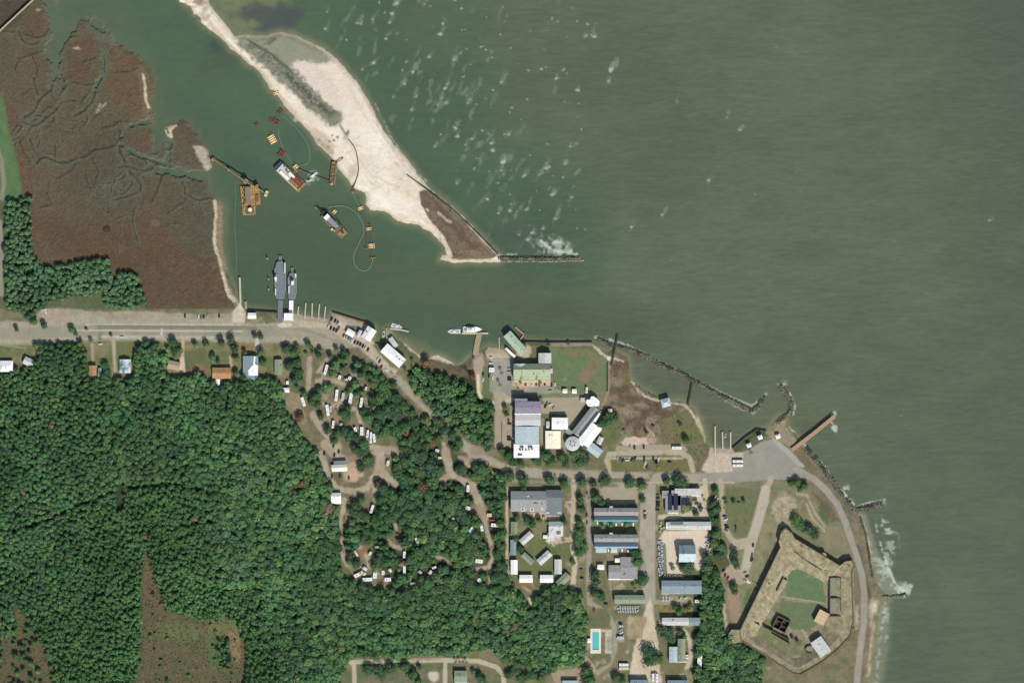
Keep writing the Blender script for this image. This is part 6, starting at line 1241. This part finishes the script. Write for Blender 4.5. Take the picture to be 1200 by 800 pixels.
for x, y, r, c, a in ((494,571,8,RUST,'rusty orange'),(507,519,6,RUST,'rusty orange'),(477,507,4,(150,100,74),'reddish'),(353,567,5,RUST,'rusty orange'),(228,607,4,(150,116,90),'brown'),(345,575,4,(140,92,66),'reddish'),(352,489,6,(120,92,70),'brown'),(554,441,4,(124,84,60),'reddish'),(500,425,5,(130,100,76),'brown'),(443,566,5,(96,84,66),'brown')): add_tree(x, y, r, c, a, own=True)
town = [(597,558,7),(612,561,7),(644,562,7),(661,567,6),(681,565,6),(695,567,4),(709,563,7),(738,566,7),(753,569,6),(753,585,4),(698,582,6),(705,590,5),(680,586,5),(682,597,5),(679,612,5),(680,624,7),(677,634,6),(683,642,8),(678,646,6),(781,563,5),(794,563,7),(801,566,6),(838,574,4),(835,590,6),(840,596,6),(834,600,5),(837,609,5),(838,626,7),(846,642,8),(843,650,7),(836,636,6),
 (826,652,6),(829,664,8),(838,672,6),(826,676,5),(861,648,4.5),(860,657,5),(863,663,4),(860,687,5),(861,693,4),(805,665,9),(746,650,7),(748,658,7),(740,645,4),(753,679,8),(697,673,6),(699,682,5),(697,694,6),(705,699,5),(781,741,9),(786,749,5),(760,764,9),(768,772,9),(761,775,7),(690,797,9),(688,786,6),(722,794,6),(729,797,5),(618,610,5),(606,606,4),(624,613,5),(632,609,4),(661,611,4),(610,643,5),(604,630,4),
 (588,527,5),(596,534,6),(601,541,6),(611,544,5),(630,540,6),(640,534,7),(646,541,7),(658,537,6),(663,543,5),(677,532,7),(685,538,7),(680,542,6),(712,494,6),(705,497,6),(721,489,4),(717,485,4),(709,488,4),(804,516,4.5),(797,498,2.5),(592,478,3),(594,485,3),(927,566,4),(934,565,5),(942,568,5),(938,572,4),(932,609,6),(938,616,7),(947,620,7),(954,626,6),(850,588,2.6),(860,588,2.8),(866,589,2),(872,588,2.6),
 (796,716,5),(791,711,4),(804,713,3),(810,711,3),(788,665,3),(732,671,3),(798,593,3),(809,595,3),(816,589,3),(821,596,3),(815,601,4),(697,609,3),(706,616,3),(716,615,3),(734,614,3),(738,611,3),(672,659,3),(614,571,4),(640,578,4),(627,704,5),(652,700,7),(664,697,7),(672,702,7),(641,705,7),(797,740,4),(802,745,3),(711,487,5),(642,420,2.4),(643,404,2.4),(614,404,3),(666,402,2.2),(765,499,2),(758,507,2),
 (203,402,6),(208,412,7),(197,410,3),(172,402,4),(181,406,5),(164,408,5),(229,404,3.5),(242,403,4),(260,401,5),(271,398,5),(275,409,5),(299,394,3.5),(306,395,3.5),(305,413,4),(308,425,5),(277,420,4),(277,436,4),(286,442,4),(52,381,4),(20,386,3),(40,377,5),(32,371,4),(287,413,3),(250,418,4),(256,424,3),(124,428,5),(127,436,5),(122,440,5),(130,392,2),(101,385,2),(107,399,2.5),(84,386,4),(89,391,3),
 (428,764,7),(440,768,6),(452,766,6),(432,784,7),(446,788,8),(458,782,6),(474,780,7),(484,790,7),(490,797,5),(492,782,3),(562,792,5),(566,797,5),(555,786,3),(596,790,6),(604,786,7),(612,794,7),(622,790,7),(634,794,6),(606,778,7),(620,780,6),(640,786,6),(870,761,6),(882,766,7),(893,772,6),(856,762,8),(866,774,7),(880,780,7)]
for x, y, r in town: add_tree(x, y, r, own=True)
def inpoly(x, y, P):
    c = False
    for (ax, ay), (bx, by) in zip(P, P[1:]+P[:1]):
        if (ay > y) != (by > y) and x < (bx-ax)*(y-ay)/(by-ay)+ax: c = not c
    return c
AREAS = dict(FORESTS); AREAS['mid'] = [(480,440),(500,432),(530,446),(556,458),(562,468),(576,474),(578,526),(562,522),(534,502),(506,476),(486,456)]
AREAS['se'] = [(822,682),(838,678),(846,690),(843,720),(848,746),(870,754),(892,766),(886,830),(816,830),(815,745),(822,735),(824,712)]
AREAS['camp_a'] = [(480,500),(500,488),(545,530),(590,560),(592,690),(470,694),(400,684),(396,620),(430,600),(440,570),(458,545)]
AREAS['camp_b'] = [(335,405),(380,405),(430,425),(470,460),(480,500),(440,520),(410,520),(380,500),(345,450)]
NOGO = [(415,665,20),(440,674,26),(474,665,5),(489,634,5),(560,655,9),(564,618,7),(552,620,6),(580,614,7),(398,548,15),(548,595,6),(548,572,7)]
FINE = [[(100,600),(150,600),(200,576),(226,600),(244,640),(262,690),(300,680),(306,700),(300,720),(316,760),(350,830),(60,830),(50,770),(40,720),(100,700)], [(150,560),(210,560),(240,620),(100,640),(110,600)]]
grid = {}
def free(x, y, r, k=.78):
    gx_, gy_ = int(x//8), int(y//8)
    for i in range(gx_-2, gx_+3):
        for j in range(gy_-2, gy_+3):
            for (a, b, c) in grid.get((i, j), ()):
                if (a-x)**2+(b-y)**2 < (k*(r+c))**2: return False
    return True
for t_ in TREES: grid.setdefault((int(t_[0]//8), int(t_[1]//8)), []).append(t_[:3])
ROOFS = [(-2,419,17,437),(26,418,40,430),(103,427,121,441),(139,419,155,438),(195,420,214,435),(248,429,272,444),(251,443,260,453),(284,416,304,446),(321,420,332,440),(330,452,341,461),(386,576,402,591),(532,784,549,800),(740,794,761,800),(781,795,807,800),(814,766,825,782),(775,722,822,733)]
def zone(x, y):
    if 120 < y < 370: return (2.0, 4.2, .7)
    for P in FINE:
        if inpoly(x, y, P): return (1.1, 2.9, .54)
    if x < 130 and y > 590: return (1.7, 4.2, .64)
    if x < 335 and y < 600 and x < 120: return (1.9, 4.2, .66)
    if y > 560 and x > 250: return (2.2, 7.2, .6)
    if x > 800: return (3.6, 6, .7)
    if 470 < x < 590 and y < 540: return (3.6, 6, .7)
    return (2.0, 6.0, .62)
pr_ = np.isin(L, [LAB.index('road'), LAB.index('path')]); NEARP = pr_.copy()
for dx_, dy_ in ((4,0),(-4,0),(0,4),(0,-4),(3,3),(-3,3),(3,-3),(-3,-3)): NEARP |= np.roll(np.roll(pr_, dx_, 1), dy_, 0)
STUFF = []
fr2 = np.random.RandomState(99)
for nm, P in AREAS.items():
    xs = [p[0] for p in P]; ys = [p[1] for p in P]; A = (max(xs)-min(xs))*(max(ys)-min(ys))
    for big in (1, 0):
        for _ in range(int(A*(.16 if big else .42))):
            x = fr2.uniform(min(xs), max(xs)); y = fr2.uniform(min(ys), max(ys))
            if not inpoly(x, y, P) or (inpoly(x, y, CLEAR[0]) and fr2.rand() > .004+.25*(x > 256)*(x < 268)*(abs(y-765) < 18)) or (inpoly(x, y, CLEAR[1]) and fr2.rand() > .018): continue
            if any(a < x < c and b < y < d for a, b, c, d in ROOFS): continue
            if (x-606)**2+(y-718)**2 < 40 or (614 < x < 629 and 688 < y < 716): continue
            if any(abs(y-(y0+(y1-y0)*(x-x0)/(x1-x0))) < 3.0 for x0, y0, x1, y1 in ((14,622,52,609),(52,609,92,591),(92,591,136,574),(150,571,205,566),(205,566,262,580)) if x0 < x < x1) or any(abs(x-(x0+(x1-x0)*(y-y0)/(y1-y0))) < 2.0 for x0, y0, x1, y1 in ((252,668,257,698),(118,650,108,712),(326,760,322,795),(248,480,236,560)) if y0 < y < y1): continue
            if 128 < x < 150 and 566 < y < 600 and abs(x-140) < 5: continue
            if nm in ('camp_a', 'camp_b'):
                li = LAB[L[int(y-Y0), int(x-X0)]]
                if li in ('path', 'road') or fr2.rand() > (.25 if nm == 'camp_a' else .05) or any((x-a)**2+(y-b)**2 < c*c for a, b, c in NOGO) or any(abs(x-q[0])+abs(y-q[1]) < 9 for q in CAMPXY): continue
            if nm in ('mid', 'camp_a', 'camp_b') and NEARP[int(y-Y0), int(x-X0)]: continue
            if nm in ('shore', 'shore2') and nz(14, 51)[int(y-Y0), int(x-X0)] > .42: continue
            lo, hi, k = zone(x, y); r = fr2.uniform((lo+hi)/2, hi) if big else fr2.uniform(lo, (lo+hi)/2)
            if free(x, y, r, k):
                grid.setdefault((int(x//8), int(y//8)), []).append((x, y, r)); g = pick(fr2); STUFF.append([x, y, r, g[0], g[2], k])
# the 300 that show largest stand as trees of their own
own = [t_ for t_ in TREES]; own.sort(key=lambda t_: -t_[2]); OWN = own[:330]; rest = own[330:]
room = 300-len(OWN)
OWN = own[:300]; rest = own[300:]
STUFF += [[t_[0], t_[1], t_[2], t_[3], t_[4], .7] for t_ in rest]
def size_word(r): return 'large' if r >= 7.5 else 'medium' if r >= 5 else 'small'
for i, (x, y, r, c, adj, tall, _) in enumerate(OWN):
    if not (-6 < x < 1206 and -6 < y < 806): continue
    cm, tm = PRO[i % 9]; t = bpy.data.objects.new('broadleaf_tree', None); COL.objects.link(t); t.location = W(x, y, ground_z(x, y)-.1); t.rotation_euler[2] = rng.uniform(0, 6.28)
    s = r*1.28; hz_ = max(.62, min(1.1, 5.2/r)) ; t.scale = (s, s*rng.uniform(.88, 1.08), s*hz_*rng.uniform(.62, .82)); t['category'] = 'tree'; t['group'] = 'broadleaf trees of the camp and town'
    a = bpy.data.objects.new('crown', cm); b = bpy.data.objects.new('trunk', tm)
    for o in (a, b): COL.objects.link(o); o.parent = t
    a.color = (*[v*rng.uniform(.9, 1.1) for v in alb(c, LF*.82)], 1)
    auto(t, size_word(r)+' '+adj, 'broadleaf tree', x, y)
# the woods that read as one mass
def mass(name, items, label, cat):
    Vs = []; T = []; tr = MB()
    for x, y, r, c, adj, k in items:
        shrub = r < 2.4; n = 60 if shrub else int(130+r*20); i = fr2.randint(0, 40)
        V, t_ = LIB[(shrub, i)]; V = V.copy(); m = n*4; V = V[:m]; t_ = t_[:n]
        s = r*1.3; hgt = (r*.5+1.6)*fr2.uniform(.75, 1.2) if shrub else min(9, 4.6+r*.55)*fr2.uniform(.88, 1.1); zt = s*.8 if not shrub else s*.8
        V[:, :2] *= s*np.array((1, fr2.uniform(.85, 1.1))); V[:, 2] = V[:, 2]/1.3*min(zt*1.15, hgt*.75)+max(0, hgt-min(zt*1.15, hgt*.75))
        V += np.array((x-600, 400-y, ground_z(x, y))); Vs.append(V)
        col = np.array(alb(c, LF))*fr2.uniform(.91, 1.09)
        n1 = nz(60, 41)[min(NY-1, max(0, int(y-Y0))), min(NX-1, max(0, int(x-X0)))]
        if inpoly(x, y, FINE[0]) or inpoly(x, y, FINE[1]): col = np.array(alb((76,110,66), LF))*fr2.uniform(.82, 1.16)
        elif y < 370: col = np.array(alb((88,122,84), LF))*fr2.uniform(.85, 1.1)
        jx, jy = min(NX-1, max(0, int(x-X0))), min(NY-1, max(0, int(y-Y0))); col = col*(1+.24*n1)*(1+.26*nz(22, 43)[jy, jx]); col[0] *= 1+.12*nz(34, 42)[min(NY-1, max(0, int(y-Y0))), min(NX-1, max(0, int(x-X0)))]
        if r > 2.6 and fr2.rand() < .002: col = np.array(alb((126,108,84), 1.1))
        T.append(t_[:, None]*col[None]); 
        if not shrub: tr.tube([(x-600, 400-y, 0), (x-600, 400-y, hgt*.75)], [r*.09, r*.04], 4)
    me = leaf_mesh(name, np.concatenate(Vs), np.concatenate(T)); o = bpy.data.objects.new(name, me); COL.objects.link(o); o['kind'] = 'stuff'; o['label'] = label; o['category'] = cat; o.color = (1, 1, 1, 1)
    if tr.v:
        q = tr.build('trunks', BARK, o); q['kind'] = 'stuff'
    return o
LIB = {}
for i in range(40):
    r_ = np.random.RandomState(200+i); LIB[(False, i)] = crown_geo(270, 9, .19, r_); LIB[(True, i)] = crown_geo(60, 4, .4, r_)
for k in LIB: LIB[k] = (LIB[k][0], LIB[k][1])
mass('woodland', [s for s in STUFF if s[2] >= 2.4], 'dense broadleaf woodland south of the shore road, seen from above', 'woodland')
mass('thicket', [s for s in STUFF if s[2] < 2.4], 'fine bright green thicket round the brown wedge clearing', 'thicket')
# low brown scrub in the clearings, on the spit tip and over the marsh edge
def scrub(name, shapes, n, cols, s, label, cat):
    V = []; T = []
    for (x0, y0, x1, y1, P) in shapes:
        for _ in range(int(n*(x1-x0)*(y1-y0)/10000)):
            x, y = fr2.uniform(x0, x1), fr2.uniform(y0, y1)
            if not inpoly(x, y, P): continue
            v, t_ = crown_geo(7, 2, .45, fr2); r = fr2.uniform(*s); V.append(v*np.array((r, r, r*.7))+np.array((x-600, 400-y, ground_z(x, y)-.1))); T.append(t_[:, None]*np.array(alb(cols[fr2.randint(len(cols))], 1.25))[None])
    o = bpy.data.objects.new(name, leaf_mesh(name, np.concatenate(V), np.concatenate(T))); COL.objects.link(o); o['kind'] = 'stuff'; o['label'] = label; o['category'] = cat; o.color = (1,1,1,1)
scrub('clearing_scrub', [(150,640,290,805,CLEAR[0]), (-10,700,70,805,CLEAR[1])], 1100, [(120,108,78),(104,108,70),(134,112,84),(98,92,64)], (.7,1.5), 'low brown and olive scrub covering the woodland clearings', 'scrub')
scrub('spit_scrub', [(490,222,585,306,[(493,226),(503,224),(520,238),(545,262),(570,290),(578,298),(535,302),(524,290),(512,268),(500,252)]), (705,420,835,545,[(718,426),(734,420),(740,446),(770,470),(800,482),(818,500),(826,520),(828,545),(812,540),(798,520),(770,516),(735,508),(716,512),(710,490)])], 420, [(108,98,74),(92,96,62),(120,104,84)], (.5,1.2), 'sparse low scrub on the spit tip and the cove shore', 'scrub')
scrub('marsh_grass', [(0,0,285,365,[(0,40),(50,45),(75,60),(130,60),(175,90),(175,150),(190,200),(240,210),(250,300),(275,355),(180,360),(165,330),(130,310),(50,312),(20,200),(0,100)])], 520, [(110,90,62),(102,86,60),(94,86,60)], (.4,.9), 'short reddish brown marsh grass', 'grass')
# palms
pm = MB(); pl = []
PT = MB().tube([(0,0,-.2),(.1,0,3),(.05,.1,6.4)], [.3,.22,.18], 7).mesh('trunk', BARK)
def palm_mesh():
    V = []
    for k in range(16):
        a = k*2*math.pi/16+rng.uniform(-.15,.15); L_ = rng.uniform(2.2,2.9); dr = rng.uniform(.5,1.4)
        for i in range(5):
            f0, f1 = i/5, (i+1)/5; p = lambda f, s_: ((L_*f)*math.cos(a)-s_*.38*math.sin(a)*(1-f*.6), (L_*f)*math.sin(a)+s_*.38*math.cos(a)*(1-f*.6), 6.6+.6*math.sin(f*2.4)-dr*f*f*1.6)
            V += [p(f0,-1), p(f1,-1), p(f1,1), p(f0,1)]
    V = np.array(V); n = len(V)//4; return leaf_mesh('crown', V, np.ones((n, 3))*rng.uniform(.85,1.15,(n,1)))
PMM = [palm_mesh() for _ in range(3)]
for i, (x, y) in enumerate([(534,775),(539,775),(543,775),(547,776),(586,451),(610,448),(633,448),(607,455),(733,508),(758,508),(636,472),(601,478),(648,582),(800,600),(806,593),(771,547),(760,551),(690,583),(604,536),(744,690),(746,684),(660,632),(640,612),(470,430),(476,436),(484,425),(588,437),(880,530),(705,570),(825,585)]):
    t = bpy.data.objects.new('palm_tree', None); COL.objects.link(t); t.location = W(x, y, ground_z(x, y)); s = rng.uniform(.8, 1.15); t.scale = (s, s, s*rng.uniform(.75,1.1)); t.rotation_euler[2] = rng.uniform(0, 6.28); t['category'] = 'palm tree'; t['group'] = 'palm trees of the town'
    a = bpy.data.objects.new('crown', PMM[i % 3]); b = bpy.data.objects.new('trunk', PT)
    for o in (a, b): COL.objects.link(o); o.parent = t
    a.color = (*alb((96,112,70), 1.2), 1); auto(t, 'olive green', 'palm tree', x, y)
def drop(o):
    for c in list(o.children): drop(c)
    bpy.data.objects.remove(o)
drop(CARP)
flush_labels()
